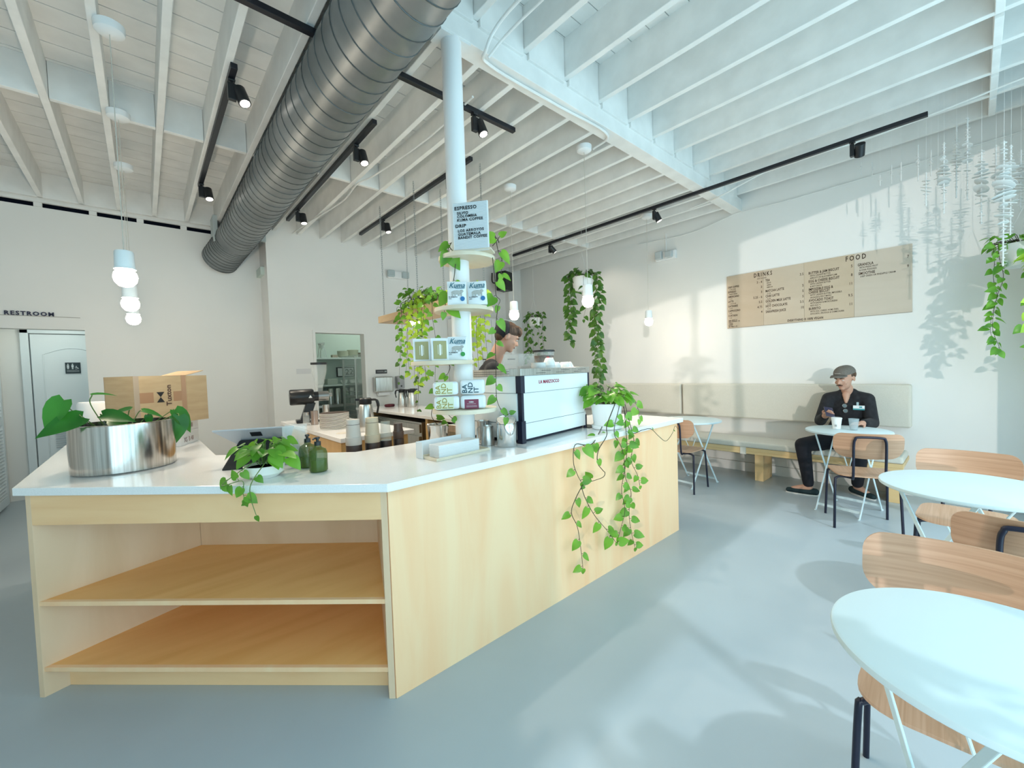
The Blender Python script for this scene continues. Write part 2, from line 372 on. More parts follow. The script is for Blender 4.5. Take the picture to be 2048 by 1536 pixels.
# side panels (butt ends face the room)
quadprism([A, A+u*.028, bA+u*.028, bA], 0, .92, 'side_panel', PLYPALE)
dl = (bB-B).normalized()
quadprism([B, B-u*.024, bB-u*.024, bB], 0, .92, 'side_panel', PLYPALE)
iA, iB, jA, jB = A+u*.028, B-u*.024, bA+u*.028, bB-u*.024
quadprism([jA, jB, jB+nin*.015, jA+nin*.015], 0, .92, 'back_panel', PLYPALE)
quadprism([iA, iB, iB+nin*.019, iA+nin*.019], .782, .92, 'apron', PLY_H)
for z in (.415, .115):
    e0, e1 = iA+nin*.004, iB+nin*.004
    quadprism([e0+nin*.019, e1+nin*.019, jB, jA], z, z+.02, 'shelf', SHELFPLY)
    quadprism([e0, e1, e1+nin*.019, e0+nin*.019], z, z+.02, 'shelf_edging', PLY)
k0, k1 = iA+nin*.075, iB+nin*.075
quadprism([k0, k1, k1+nin*.018, k0+nin*.018], 0, .114, 'kickboard', PLY_H)
MB().box(-.416,-.397,2.80,4.55,0,.92).box(-.397,.23,4.53,4.55,0,.92).box(.21,.23,3.03,4.53,0,.92).build('rear_panel', PLYPALE, cn, world=True)
MB().box(1.0,3.28,2.31,2.33,0,.92).build('inner_panel', ORANGEPLY, cn, world=True)
tp = [(3.31,1.595),(.712,1.575),(-.452,2.79),(-.452,4.6),(.28,4.6),(.295,2.965),(.89,2.375),(3.31,2.375)]
tag(MB().prism(tp, .92, CT).build('countertop', QUARTZ, bevel=.003), 'white quartz top running over the whole angled plywood counter', 'countertop')

# inner work ledge for cup stacks, behind the counter
lg = thing('work_ledge', 'low plywood ledge behind the counter carrying the cup stacks', 'ledge', (1.5,2.5,0))
MB().box(.95,2.0,2.40,2.62,.81,.83).box(.95,.97,2.40,2.62,0,.81).box(1.98,2.0,2.40,2.62,0,.81).build('ledge_board', ORANGEPLY, lg, world=True)

# island
isl = thing('prep_island', 'square orange plywood prep island with white top behind the counter', 'island', (1.4,4.0,0))
MB().box(1.10,1.66,3.22,4.95,0,.885).build('cabinet_body', ORANGEPLY, isl, world=True, bevel=.002)
MB().box(1.085,1.70,3.18,5.0,.885,.92).build('island_top', QUARTZ, isl, world=True, bevel=.003)
MB().cyl((1.21,3.48,.9201),(1.21,3.48,.9215),.055).build('waste_hole_rim', mat('beige_rim',(.62,.57,.48),.5), isl, world=True)

# back bar with stainless fridges, along X = 2.33
bb = thing('back_bar', 'white topped back bar with plywood ends housing stainless fridges', 'counter', (2.6,4.5,0))
MB().box(2.30,3.0,3.0,BY-.01,.885,.92).build('bar_top', QUARTZ, bb, world=True, bevel=.003)
MB().box(2.335,2.97,5.72,BY-.02,0,.885).box(2.335,2.97,4.05,4.10,0,.885).box(2.335,2.97,3.03,3.08,0,.885).box(2.94,2.97,3.08,5.72,0,.885).build('bar_cabinet', ORANGEPLY, bb, world=True, bevel=.002)
def fridge(y0, y1, label):
    f = thing('undercounter_fridge', label, 'fridge', (2.6,(y0+y1)/2,0), group=None)
    MB().box(2.37,2.92,y0,y1,.05,.82).build('fridge_body', STEEL, f, world=True, bevel=.004)
    ym=(y0+y1)/2
    for a,b in ((y0+.01,ym-.006),(ym+.006,y1-.01)):
        d=MB().box(2.335,2.369,a,b,.10,.66).build('door', STEEL, f, world=True, bevel=.004)
        MB().box(2.325,2.3345,a+.02,b-.02,.625,.655).build('handle', BLACK, d)
    MB().box(2.345,2.37,y0+.01,y1-.01,.70,.80).build('vent_panel', STEEL, f, world=True, bevel=.003)
    for z in (.05,): MB().box(2.36,2.90,y0+.02,y1-.02,0,.049).build('foot', BLACK, f, world=True)
fridge(4.25,5.68,'two door stainless fridge under the back bar nearest the doorway')
fridge(3.12,4.02,'stainless fridge under the back bar right of the plywood divider')

# ---------------------------------------------------------------- column shelves
def col_shelf(z, c, r, label, sq=False):
    t = MB(); n=40
    t.lathe([(r,z-.022),(r+.001,z-.018),(r+.001,z-.004),(r,z)], (c[0],c[1],0), 44)
    o = t.build('column_shelf', BIRCH, smooth=True)
    return tag(o, label, 'shelf', 'round birch shelves on the white column')
col_shelf(2.062,(1.45,1.985),.165,'topmost round birch shelf on the column, under the letter board')
col_shelf(1.767,(1.425,2.0),.172,'round birch shelf holding two white bear bags, second from top')
col_shelf(1.462,(1.30,2.055),.18,'round birch shelf with two gold-label bags, third from top')
col_shelf(1.187,(1.385,1.97),.185,'lowest round birch shelf on the column, under the stacked bags')

# letter board
TL, TR = V((1.318,1.925,0)), V((1.440,1.765,0)); ru = (TR-TL).normalized(); nu = ru.cross(V((0,0,1))).normalized()
if nu.dot(V((0,-1,0))) < 0: nu = -nu
lb = thing('letter_board', 'white peg letter board with black coffee names in front of column', 'letter board', tuple((TL+TR)/2+V((0,0,2.085))))
ctr = (TL+TR)/2
Rb = Matrix((ru, nu, V((0,0,1)))).transposed()
zt, zb = 2.328, 2.062
bw = (TR-TL).length
bd = MB().obox(ctr+V((0,0,(zt+zb)/2))-nu*.008,(bw,.014,zt-zb),Rb)
bd.build('board', mat('letter_board_white',(.78,.82,.84),.5), lb, world=True, bevel=.002)
gr = MB()
for i in range(34):
    z = zb+.006+i*.0078
    gr.obox(ctr+V((0,0,z))+nu*.0003,(bw-.012,.002,.0012),Rb)
gr.build('groove', mat('groove_grey',(.50,.56,.60),.6), lb, world=True)
lt = MB()
def lbt(s, x, z, size, sx=1.0): lt.text(s, size, TL+ru*x+V((0,0,z))+nu*.0015, ru, (0,0,1), .0016, sx=sx, bold=.02, spacing=1.12)
lbt('ESPRESSO',.012,2.290,.0255,1.06)
for i,s in enumerate(('SILVIO','COLOMBIA','KUMA COFFEE')): lbt(s,.026,2.265-i*.019,.0205,1.0)
lbt('DRIP',.014,2.193,.0255,1.06)
for i,s in enumerate(('LOS ARROYOS','GUATEMALA','BANDIT COFFEE')): lbt(s,.028,2.168-i*.019,.0205,1.0)
lt.build('lettering', LETTER, lb, world=True)
# board stands on a squared wooden foot
ftb = MB().obox(ctr+V((0,0,2.0735))-nu*.05+V((0,0,-.0055+.0)),(bw+.02,.10,.010),Rb); ftb.build('wooden_foot', BIRCH, lb, world=True, bevel=.001)

# ---------------------------------------------------------------- blobs (smooth organic solids)
def blob(name, items, m, parent, voxel=.008, it=6, world=True, fac=.5):
    mb = MB()
    for q in items:
        if q[0] == 'c':
            _, a, r1, b, r2 = q; a, b = V(a), V(b)
            mb.ball(a, r1, 16); mb.ball(b, r2, 16); mb.cyl(a, b, r1, r2, 20)
        elif q[0] == 'e':
            mb.ball(q[1], q[2], 20, Euler(q[3]).to_matrix() if len(q) > 3 else None)
        elif q[0] == 'p':   # chain of (point, radius)
            pts = q[1]
            for (a, r1), (b, r2) in zip(pts, pts[1:]):
                mb.ball(a, r1, 14); mb.ball(b, r2, 14); mb.cyl(a, b, r1, r2, 16)
        elif q[0] == 'b':
            mb.obox(q[1], q[2], Euler(q[3]).to_matrix() if len(q) > 3 else Matrix.Identity(3))
    o = mb.build('tmp', m)
    r = o.modifiers.new('r', 'REMESH'); r.mode = 'VOXEL'; r.voxel_size = voxel; r.use_smooth_shade = True
    s = o.modifiers.new('s', 'SMOOTH'); s.factor = fac; s.iterations = it
    bpy.context.view_layer.update()
    me = bpy.data.meshes.new_from_object(o.evaluated_get(bpy.context.evaluated_depsgraph_get()))
    old = o.data; bpy.data.objects.remove(o); bpy.data.meshes.remove(old)
    me.name = name
    if world and parent is not None: me.transform(parent.matrix_basis.inverted() if parent.parent is None else (parent.parent.matrix_basis@parent.matrix_basis).inverted())
    me.polygons.foreach_set('use_smooth', [True]*len(me.polygons))
    ob = bpy.data.objects.new(name, me); C.objects.link(ob)
    if parent is not None: ob.parent = parent
    return ob

# ---------------------------------------------------------------- coffee bags
BAGW = mat('white_bag_foil', (.80,.84,.86), 0.32); BAGPALE = mat('pale_green_label', (.72,.78,.60), .6)
GOLD = mat('olive_gold_label', (.36,.33,.15), 0.5); MAROON = mat('maroon_label', (.22,.04,.08), 0.5)
OLIVE = mat('olive_ink', (.36,.30,.07), 0.6); TEALINK = mat('dark_teal_ink', (.02,.08,.11), 0.6); BEAR = mat('grey_bear_print', (.45,.45,.42), 0.7)
BLUEB = mat('blue_badge', (.02,.16,.40), .5); GREENB = mat('green_badge', (.03,.30,.06), .5); TEALSCRIPT = mat('teal_script', (.02,.13,.18), .6)
def bagmesh(wd, dp, ht, name, parent, m=BAGW, lean=0, pillow=.012):
    """upright flat-bottom bag: gusseted sides, puffed front, folded top"""
    nz, nx = 9, 8; mb = MB(); vs = []; ring = []
    for k in range(nz+1):
        t = k/nz; z = t*ht
        d = dp*(1 - .22*max(0, t-.72)/.28) ; ww = wd*(1-.03*math.sin(PI*t))
        puff = pillow*math.sin(PI*min(1, t*1.05))
        loop = []
        for i in range(nx+1): s = i/nx; loop.append((-ww/2+ww*s, -d/2-puff*math.sin(PI*s)**.6, z))
        for i in range(1, 4): s = i/4; loop.append((ww/2-.004*math.sin(PI*s), -d/2+d*s, z))
        for i in range(nx+1): s = i/nx; loop.append((ww/2-ww*s, d/2+puff*.6*math.sin(PI*s), z))
        for i in range(1, 4): s = i/4; loop.append((-ww/2+.004*math.sin(PI*s), d/2-d*s, z))
        vs += loop; n = len(loop)
    fs = [(k*n+i, k*n+(i+1)%n, (k+1)*n+(i+1)%n, (k+1)*n+i) for k in range(nz) for i in range(n)]
    fs += [tuple(range(n-1,-1,-1)), tuple(range(nz*n, nz*n+n))]
    mb.add(vs, fs)
    return mb.build(name, m, parent, smooth=True, bevel=.003)
FRONT = V((0,-1,0))
def bear_bag(loc, rot, label, badge, group, tilt=0):
    t = thing('coffee_bag', label, 'bag', loc, rot, group)
    wd, dp, ht = .108, .06, .132
    t.rotation_euler = (0, tilt, rot)
    bagmesh(wd, dp, ht, 'bag_body', t)
    y = -dp/2-.0135
    MB().text('Kuma', .040, (-.043,y,.093), (1,0,0), (0,0,1), .001, shear=.4, sx=.92, bold=.012).box(-.008,.044,y-.001,y,.0885,.0905).build('brand_script', TEALSCRIPT, t)
    b = MB()
    b.ball((0,y+.002,.068),(.030,.003,.012),14).ball((.026,y+.002,.074),(.011,.003,.008),12)
    for x in (-.024,-.010,.010,.024): b.box(x-.004,x+.004,y-.001,y+.004,.048,.066)
    b.build('bear_print', BEAR, t)
    MB().box(-.045,.052,y+.0105,y+.012,.0,.0).text('EL ANGELITO',.0075,(-.045,y-.0005,.040),(1,0,0),(0,0,1),.001,bold=.03).text('BLEND',.005,(-.045,y-.0005,.031),(1,0,0),(0,0,1),.001,bold=.03).build('small_print', LETTER, t) if False else MB().text('EL ANGELITO',.0078,(-.045,y-.0005,.040),(1,0,0),(0,0,1),.001,bold=.03).text('BLEND',.005,(-.045,y-.0005,.031),(1,0,0),(0,0,1),.001,bold=.03).build('small_print', LETTER, t)
    MB().cyl((.030,y+.004,.033),(.030,y-.0012,.033),.0125,n=24).build('round_badge', badge, t)
    return t
BANG = math.radians(-37)  # bags face the same way as the letter board
KG = None
bear_bag((1.331,1.930,1.767), BANG+.04, 'upright white bag with teal script and blue badge, left of the pair', BLUEB, KG)
bear_bag((1.428,1.862,1.767), BANG-.06, 'slumped white bag with teal script and blue badge, right of the pair', BLUEB, KG, tilt=-.05)
bear_bag((1.325,1.935,1.462), BANG+.0, 'white bag with teal script and green round badge', GREENB, KG)
def gold_bag(loc, rot, label):
    t = thing('coffee_bag', label, 'bag', loc, rot)
    bagmesh(.098,.075,.125,'bag_body',t,pillow=.004)
    MB().box(-.036,.036,-.0435,-.038,.010,.108).build('gold_label', GOLD, t, bevel=.001)
    MB().box(-.004,.004,-.0445,-.0434,.03,.09).box(.008,.010,-.0445,-.0434,.035,.085).box(-.012,-.010,-.0445,-.0434,.035,.085).build('label_print', WHITETXT, t)
gold_bag((1.172,2.06,1.462), BANG+.08, 'leftmost white bag with olive gold label on column shelf')
gold_bag((1.232,1.985,1.462), BANG+.28, 'white bag with olive gold label beside the green-badge bag')
def pillow_bag(loc, rot, label, kind, group=None, size=(.140,.09,.080)):
    t = thing('coffee_bag', label, 'bag', loc, rot, group)
    wx, wy, wz = size
    mb = MB().box(-wx/2,wx/2,-wy/2,wy/2,.003,wz-.003); o = mb.build('bag_body', BAGW, t, smooth=True, bevel=.016, seg=4)
    y = -wy/2-.0012
    if kind == 'maroon':
        MB().box(-.048,.030,y,y+.003,.004,.056).build('maroon_label', MAROON, t)
        MB().text('CEIBA',.010,(-.024,y-.0008,.038),(1,0,0),(0,0,1),.001,bold=.02).box(-.034,.014,y-.0008,y,.031,.032).box(-.038,.020,y-.0008,y,.020,.021).box(-.038,.020,y-.0008,y,.014,.015).build('label_print', WHITETXT, t)
    else:
        ink = OLIVE if kind == 'olive' else TEALINK
        if kind == 'olive': MB().box(-.052,.040,y,y+.003,.005,wz-.006).build('pale_label', BAGPALE, t)
        m = MB()
        # letters run up the bag face, reading bottom to top
        for s, x in (('BA',-.030),('ND',.002),('IT',.034)):
            m.text(s, .038, (x,y-.0008,.009), (0,0,1), (-1,0,0), .001, bold=.012, sx=1.05)
        m.build('big_lettering', ink, t)
    return t
R2 = BANG+.0
d1 = V((math.cos(R2), math.sin(R2), 0)); pc = V((1.322,1.925,1.187))
pillow_bag(pc-d1*.072, R2, 'white bag with olive letters lying at left, lower of two', 'olive')
pillow_bag(pc-d1*.078+V((0,0,.081)), R2+.08, 'slumped white bag with olive letters, upper left of the stack', 'olive')
pillow_bag(pc+d1*.074+V((0,0,0)), R2, 'white bag with maroon label on the lowest column shelf', 'maroon')
pillow_bag(pc+d1*.074+V((0,0,.081)), R2-.05, 'white bag with big dark teal letters on the maroon-label bag', 'teal', size=(.135,.09,.088))

# ---------------------------------------------------------------- plants
def leaf(mb, p, tip, nrm, L, W=.78, fold=.18, curl=.25):
    tip = V(tip).normalized(); n = V(nrm); n = n - tip*n.dot(tip)
    if n.length < 1e-4: n = tip.orthogonal()
    n.normalize(); s = tip.cross(n)
    prof = [(-.10,.26),(.02,.44),(.20,.50),(.42,.46),(.65,.32),(.84,.15),(1.0,0)]
    mid = [V(p)+tip*(t*L if t > 0 else .0)+n*(-curl*L*t*t) for t, _ in prof]
    vs = list(mid); k = len(prof)
    for sg in (1, -1):
        for t, w_ in prof[:-1]:
            vs.append(V(p)+tip*(t*L)+s*(sg*w_*W*L)+n*(fold*w_*L-curl*L*t*t))
    fs = []
    for h in range(2):
        b = k+h*(k-1)
        for i in range(k-2):
            q = (i, i+1, b+i+1, b+i); fs.append(q if h == 0 else q[::-1])
        q = (k-2, k-1, b+k-2); fs.append(q if h == 0 else q[::-1])
    mb.add(vs, fs)
def spline(pts, n=6):
    pts = [V(p) for p in pts]
    if len(pts) < 3: return [pts[0].lerp(pts[-1], i/8) for i in range(9)]
    P = [pts[0]*2-pts[1]]+pts+[pts[-1]*2-pts[-2]]; out = []
    for i in range(1, len(P)-2):
        for k in range(n):
            t = k/n; a, b, c, d = P[i-1], P[i], P[i+1], P[i+2]
            out.append(.5*((2*b)+(c-a)*t+(2*a-5*b+4*c-d)*t*t+(3*b-a-3*c+d)*t*t*t))
    out.append(pts[-1]); return out
def vine(stem, leaves, pts, L=.06, gap=.05, r=.0022, face=(-.45,-.85,.25), rnd=None, start=0.0, jit=.5, drop=.8):
    rnd = rnd or random; sp = spline(pts); stem.tube(sp, [r*(1-.45*i/len(sp)) for i in range(len(sp))], 6)
    acc = -start; side = 1; fv = V(face)
    for a, b in zip(sp, sp[1:]):
        acc += (b-a).length
        if acc >= gap:
            acc = rnd.uniform(-.25,.25)*gap; side = -side
            lat = (b-a).normalized().cross(fv); lat = lat.normalized() if lat.length > 1e-4 else V((1,0,0))
            tip = lat*side*rnd.uniform(.5,1.1)+V((0,0,-drop*rnd.uniform(.4,1.3)))+fv*rnd.uniform(-.1,.35)
            nrm = fv+V((rnd.uniform(-jit,jit),rnd.uniform(-jit,jit),rnd.uniform(-.1,jit)))
            l = L*rnd.uniform(.7,1.2); pet = tip.normalized()*l*.28
            stem.tube([b, b+pet+V((0,0,.006))], r*.55, 5)
            leaf(leaves, b+pet+V((0,0,.004)), tip, nrm, l, rnd.uniform(.7,.95), rnd.uniform(.05,.25))
    leaf(leaves, sp[-1], (sp[-1]-sp[-2])+V((0,0,-.002)), face, L*.6)
def tuft(stem, leaves, c, n, rad, L, h=.05, rnd=random, face=None, r=.002):
    for i in range(n):
        a = rnd.uniform(0,2*PI); e = rnd.uniform(.15,1.0); rr = rad*rnd.uniform(.35,1.0)
        p = V(c)+V((math.cos(a)*rr, math.sin(a)*rr, h*e))
        stem.tube([V(c)+V((math.cos(a)*rr*.25, math.sin(a)*rr*.25, -.01)), V(c).lerp(p,.6)+V((0,0,h*.25)), p], r, 5)
        tip = V((math.cos(a), math.sin(a), rnd.uniform(-.9,.1)))
        nrm = V((rnd.uniform(-.4,.4)-.3, rnd.uniform(-.4,.4)-.4, 1.0))
        leaf(leaves, p, tip, nrm, L*rnd.uniform(.7,1.15), rnd.uniform(.75,.95), rnd.uniform(.05,.25))
def px(points, y=None, x=None, z=None, dy=0):
    f = (lambda q: ony(q[0],q[1],y)) if y is not None else (lambda q: onx(q[0],q[1],x)) if x is not None else (lambda q: onz(q[0],q[1],z))
    return [f(q) for q in points]

# ---------------------------------------------------------------- things on the counter top
T0 = CT+.0005
pl = thing('steel_tub_planter', 'wide brushed steel tub with large green leaves on counter corner', 'planter', (-.09,2.955,T0))
MB().lathe([(.0,.0),(.200,.0),(.205,.006),(.207,.12),(.205,.236),(.200,.240),(.186,.240),(.186,.20),(.0,.20)], n=64).build('tub', TUBSTEEL, pl, smooth=True)
MB().lathe([(0,.206),(.185,.206)], n=32).build('soil', SOIL, pl)
ps, pf = MB(), MB()
def onp(px_, py_, r): d = ray(px_, py_); k = math.hypot(d.x,d.y); return d*(r/k)+V((0,0,EYE))
for (bx,by),(tx,ty),L,rr,nr in (((150,850),(128,800),.16,2.86,(-.3,-1,.5)),((160,845),(165,835),.17,2.84,(-.2,-.9,.7)),((200,848),(205,830),.13,2.86,(.2,-.8,.7)),((215,850),(225,842),.11,2.9,(0,-.8,.8)),
    ((255,842),(262,818),.10,2.95,(.1,-.3,1)),((270,842),(285,822),.10,3.0,(.2,-.4,1)),((340,835),(350,820),.15,3.0,(.5,-.8,.4)),((345,838),(358,832),.15,2.98,(.2,-1,.2)),((180,845),(184,790),.09,2.9,(.1,.2,1)),((296,842),(296,830),.06,3.0,(0,-.8,.5))):
    a, b = onp(bx,by,rr+.03), onp(tx,ty,rr); root = V((-.09,2.955,T0+.2))+(a-V((-.09,2.955,T0+.2)))*.5; root.z = T0+.2
    ps.tube(spline([root,(a+b)/2+V((0,0,.02)),b]), .0025, 6)
    dirn = {128:(-.55,0,-.95),165:(-.9,-.2,-.35),205:(.8,-.2,-.2),225:(.6,-.5,-.5),262:(-1,0,-.2),285:(1,0,-.35),350:(.6,-.1,-1.0),358:(-.1,-.2,-1),184:(.9,.1,.05),296:(.1,0,-1)}[tx]
    leaf(pf, b, dirn, nr, L, .62, .14, .18)
ps.build('stem', STEMG, pl, world=True, smooth=True); pf.build('foliage', LEAFP, pl, world=True, smooth=True)

# shipping boxes and the carton on them
def obx(name, P0, ang, sx, sy, z0, z1, m, label, cat, group=None):
    t = thing(name, label, cat, (P0[0],P0[1],z0), ang, group)
    b = MB().box(0,sx,0,sy,0,z1-z0).build('box_body', m, t, bevel=.002); return t
WB = mat('white_shipping_card', (.74,.74,.74), .6)
ang = math.atan2(.26,.118)-PI/2
for k,lab in enumerate(('white red-striped shipping box directly on the counter, under the other','white red-striped shipping box between lower box and brown carton')):
    t = obx('shipping_box', (.165-.44*math.cos(ang), 3.56-.44*math.sin(ang)), ang, .44,.29,T0+k*.092,T0+k*.092+.0915, WB, lab, 'box')
    MB().box(.02,.42,-.0012,0,.058,.066).build('red_stripe', mat('red_stripe',(.45,.02,.08),.5), t)
    MB().box(.05,.40,-.0012,0,.020,.028).build('grey_print', mat('grey_print',(.45,.46,.55),.6), t)
    MB().text('XS  B 48',.045,(.4412,.05,.02),(0,1,0),(0,0,1),.001,bold=.01,sx=.9).build('end_print', mat('faded_print',(.40,.30,.28),.7), t)
P0, P1 = V((-.070,3.40,0)), V((.195,3.585,0)); ca = math.atan2((P1-P0).y,(P1-P0).x); cw = (P1-P0).length
P0 += V((.02,.0,0)); ct = thing('cardboard_carton', 'open brown carton with black hourglass mark stacked on two white boxes', 'carton', (P0.x,P0.y,T0+.185), ca)
m = MB().box(0,cw,0,.004,0,.295).box(0,.004,.004,.24,0,.295).box(0,cw,.236,.24,0,.295).box(.004,cw,.004,.236,0,.004).box(.004,cw,.004,.236,.291,.295)
m.build('carton_body', CARD, ct)
MB().box(cw,cw+.145,-.001,.003,-.02,.292).build('side_flap', CARD, ct)
MB().obox((cw+.065,.12,.310),(.13,.23,.004),Matrix.Rotation(math.radians(-14),3,'Y')).build('top_flap', CARD, ct)
MB().box(cw-.036,cw-.004,-.0008,0,.0,.295).box(cw-.09,cw-.0361,-.0008,0,.125,.19).build('tape', TAPE, ct); MB().box(.0305,.11,-.0008,0,.125,.19).build('tape', TAPE, ct)
MB().box(-.0008,.03,-.0012,-.0002,.0,.295).build('glossy_tape', mat('shiny_tape',(.46,.36,.27),.08,coat=1), ct)
hg = MB().add([(.128,-.0015,.190),(.176,-.0015,.190),(.152,-.0015,.157),(.128,-.0015,.124),(.176,-.0015,.124)],[(0,2,1),(2,3,4)])
hg.add([(.128,-.0008,.190),(.176,-.0008,.190),(.152,-.0008,.157),(.128,-.0008,.124),(.176,-.0008,.124)],[(0,1,2),(2,4,3)])
hg.build('hourglass_mark', LETTER, ct)
MB().text('Tuxton',.046,(.218,-.0015,.098),(0,0,1),(-1,0,0),.001,bold=.015).build('lettering', mat('brown_print',(.09,.04,.03),.7), ct)

ww = thing('wrapped_paper_roll', 'clear wrapped white paper rolls behind the steel tub planter', 'paper rolls', (-.28,4.12,T0))
MB().lathe([(.0,.0),(.075,0),(.078,.01),(.078,.30),(.07,.315),(0,.318)],n=28).build('roll', PAPER, ww, smooth=True)
tag(MB().obox((-.22,3.93,T0+.075),(.16,.12,.15),rz(.3)).build('receipt_printer', BLACKPL, bevel=.012), 'black receipt printer beside the wrapped paper rolls', 'printer')

# till: tablet in a black wedge stand
rg = thing('point_of_sale_tablet', 'tilted grey tablet till on black wedge stand facing barista', 'tablet', (.43,2.44,T0), math.radians(-26))
MB().add([(-.15,-.09,0),(.15,-.09,0),(.15,.12,0),(-.15,.12,0),(-.105,.03,.125),(.105,.03,.125),(.105,.06,.125),(-.105,.06,.125)],
    [(0,3,2,1),(4,5,6,7),(0,1,5,4),(1,2,6,5),(2,3,7,6),(3,0,4,7)]).build('stand', BLACKPL, rg, bevel=.006)
TG = mat('tablet_grey', (.42,.44,.47), .35)
sc_ = MB().add([(-.205,-.02,.185),(.165,-.02,.185),(.12,.08,.10),(-.13,.08,.10),(-.205,-.014,.192),(.165,-.014,.192),(.12,.086,.107),(-.13,.086,.107)],
    [(0,3,2,1),(4,5,6,7),(0,1,5,4),(1,2,6,5),(2,3,7,6),(3,0,4,7)]).build('screen_housing', TG, rg, bevel=.002)
MB().obox((-.02,.012,.1565),(.05,.036,.002),Matrix.Rotation(math.radians(-40.4),3,'X')).build('logo_square', BLACKPL, rg)
tj = thing('tip_jar', 'clear acrylic tip box with a few notes beside green bottles', 'tip jar', (.545,2.235,T0), math.radians(-20))
t_ = MB()
for a in ((-.05,.05,-.05,-.047),(-.05,.05,.047,.05),(-.05,-.047,-.047,.047),(.047,.05,-.047,.047)): t_.box(a[0],a[1],a[2],a[3],.003,.205)
t_.box(-.05,.05,-.05,.05,0,.003); t_.build('acrylic_box', CLEARPL, tj)
nt = MB()
for i in range(7): nt.obox((random.uniform(-.012,.012),random.uniform(-.02,.02),.045+i*.008),(.058,.0012,.075),Euler((random.uniform(-.5,.5),random.uniform(-.4,.4),random.uniform(-1,1))).to_matrix())
nt.build('bank_note', mat('note_paper',(.50,.50,.42),.8), tj)

bp = thing('trailing_pothos', 'small pothos in white bowl spilling over the counter edge', 'plant', (.385,2.12,T0))
MB().lathe([(0,0),(.05,0),(.075,.02),(.082,.055),(.079,.057),(.068,.03),(0,.028)],n=32).build('bowl', CERAMIC, bp, smooth=True)
MB().lathe([(0,.045),(.074,.045)],n=24).build('soil', SOIL, bp)
R_ = random.Random(5); s1, l1 = MB(), MB(); c0 = V((.385,2.12,T0+.05))
tuft(s1,l1,c0+V((.0,-.01,.02)),28,.125,.066,.09,R_); tuft(s1,l1,c0+V((.01,.0,.05)),10,.07,.07,.05,R_)
f45 = V((-.70,-.714,0))
def p45(px_,py_,d=.03):   # a point just outside the counter's 45 degree face
    q = ray(px_,py_); n_ = V((1.136,1.16,0)).normalized(); base = A - n_*(d+.055)
    return q*((base-V((0,0,EYE))).dot(n_)/q.dot(n_))+V((0,0,EYE))
vine(s1,l1,[c0+V((0,-.05,.03)),V((.30,1.93,CT+.02)),p45(503,1000),p45(506,1012),p45(513,1032)],.045,.10,rnd=R_,face=(-.6,-.7,.3))
vine(s1,l1,[c0+V((-.05,-.04,.03)),V((.215,2.03,CT+.015)),p45(484,962),p45(486,985),p45(490,1000)],.055,.032,rnd=R_,face=(-.6,-.7,.3))
s1.build('stem', STEMG, bp, world=True, smooth=True); l1.build('foliage', LEAF, bp, world=True, smooth=True)

def pump_bottle(loc, rot, label):
    t = thing('pump_bottle', label, 'bottle', loc, rot, 'green sanitiser bottles')
    MB().lathe([(0,0),(.034,0),(.040,.006),(.040,.088),(.034,.104),(.015,.115),(.015,.122)],n=32).build('bottle_glass', GREENGL, t, smooth=True)
    MB().lathe([(0,.003),(.035,.003),(.0375,.008),(.0375,.055),(0,.055)],n=28).build('liquid', thin('green_liquid',(.16,.24,.03),.8), t, smooth=True)
    p = MB().cyl((0,0,.122),(0,0,.140),.015,.014,20).cyl((0,0,.140),(0,0,.152),.006,n=12).cyl((0,0,.152),(0,0,.160),.011,.010,16)
    p.tube([(0,0,.156),(-.02,0,.157),(-.027,0,.152)],.004,8).build('pump', BLACKPL, t, smooth=True)
    return t
pump_bottle((.589,2.035,T0),.5,'green glass pump bottle nearer the counter edge')
pump_bottle((.583,2.175,T0),1.2,'green glass pump bottle tucked behind its twin')

tr = thing('wooden_tray', 'narrow pale wooden tray under the napkins by the column', 'tray', (1.235,1.855,T0), math.radians(4))
MB().box(-.18,.18,-.075,.075,0,.006).box(-.18,.18,-.075,-.069,.006,.014).box(-.18,.18,.069,.075,.006,.014).box(-.18,-.174,-.069,.069,.006,.014).box(.174,.18,-.069,.069,.006,.014).build('tray_body', BIRCH, tr, bevel=.001)
nk = MB()
for i in range(16): nk.obox((random.uniform(-.001,.001),random.uniform(-.001,.001),.004*i+.002),(.27,.086,.0034),Matrix.Identity(3))
o = nk.build('napkin_stack', PAPER, bevel=.001); o.location = (1.225,1.848,T0+.0066); o.rotation_euler = (0,0,math.radians(4)); tag(o,'white paper napkins stacked in the wooden tray','napkins')
ah = MB().box(-.15,.15,-.0015,.0015,0,.085).box(-.15,-.147,-.06,-.0015,0,.085)
o = ah.build('napkin_guard', mat('frosted_acrylic',(.80,.84,.86),.3,alpha=.75), bevel=.001); o.location = (1.19,1.945,T0); o.rotation_euler = (0,0,math.radians(4)); tag(o,'frosted acrylic napkin guard standing behind the tray','holder')

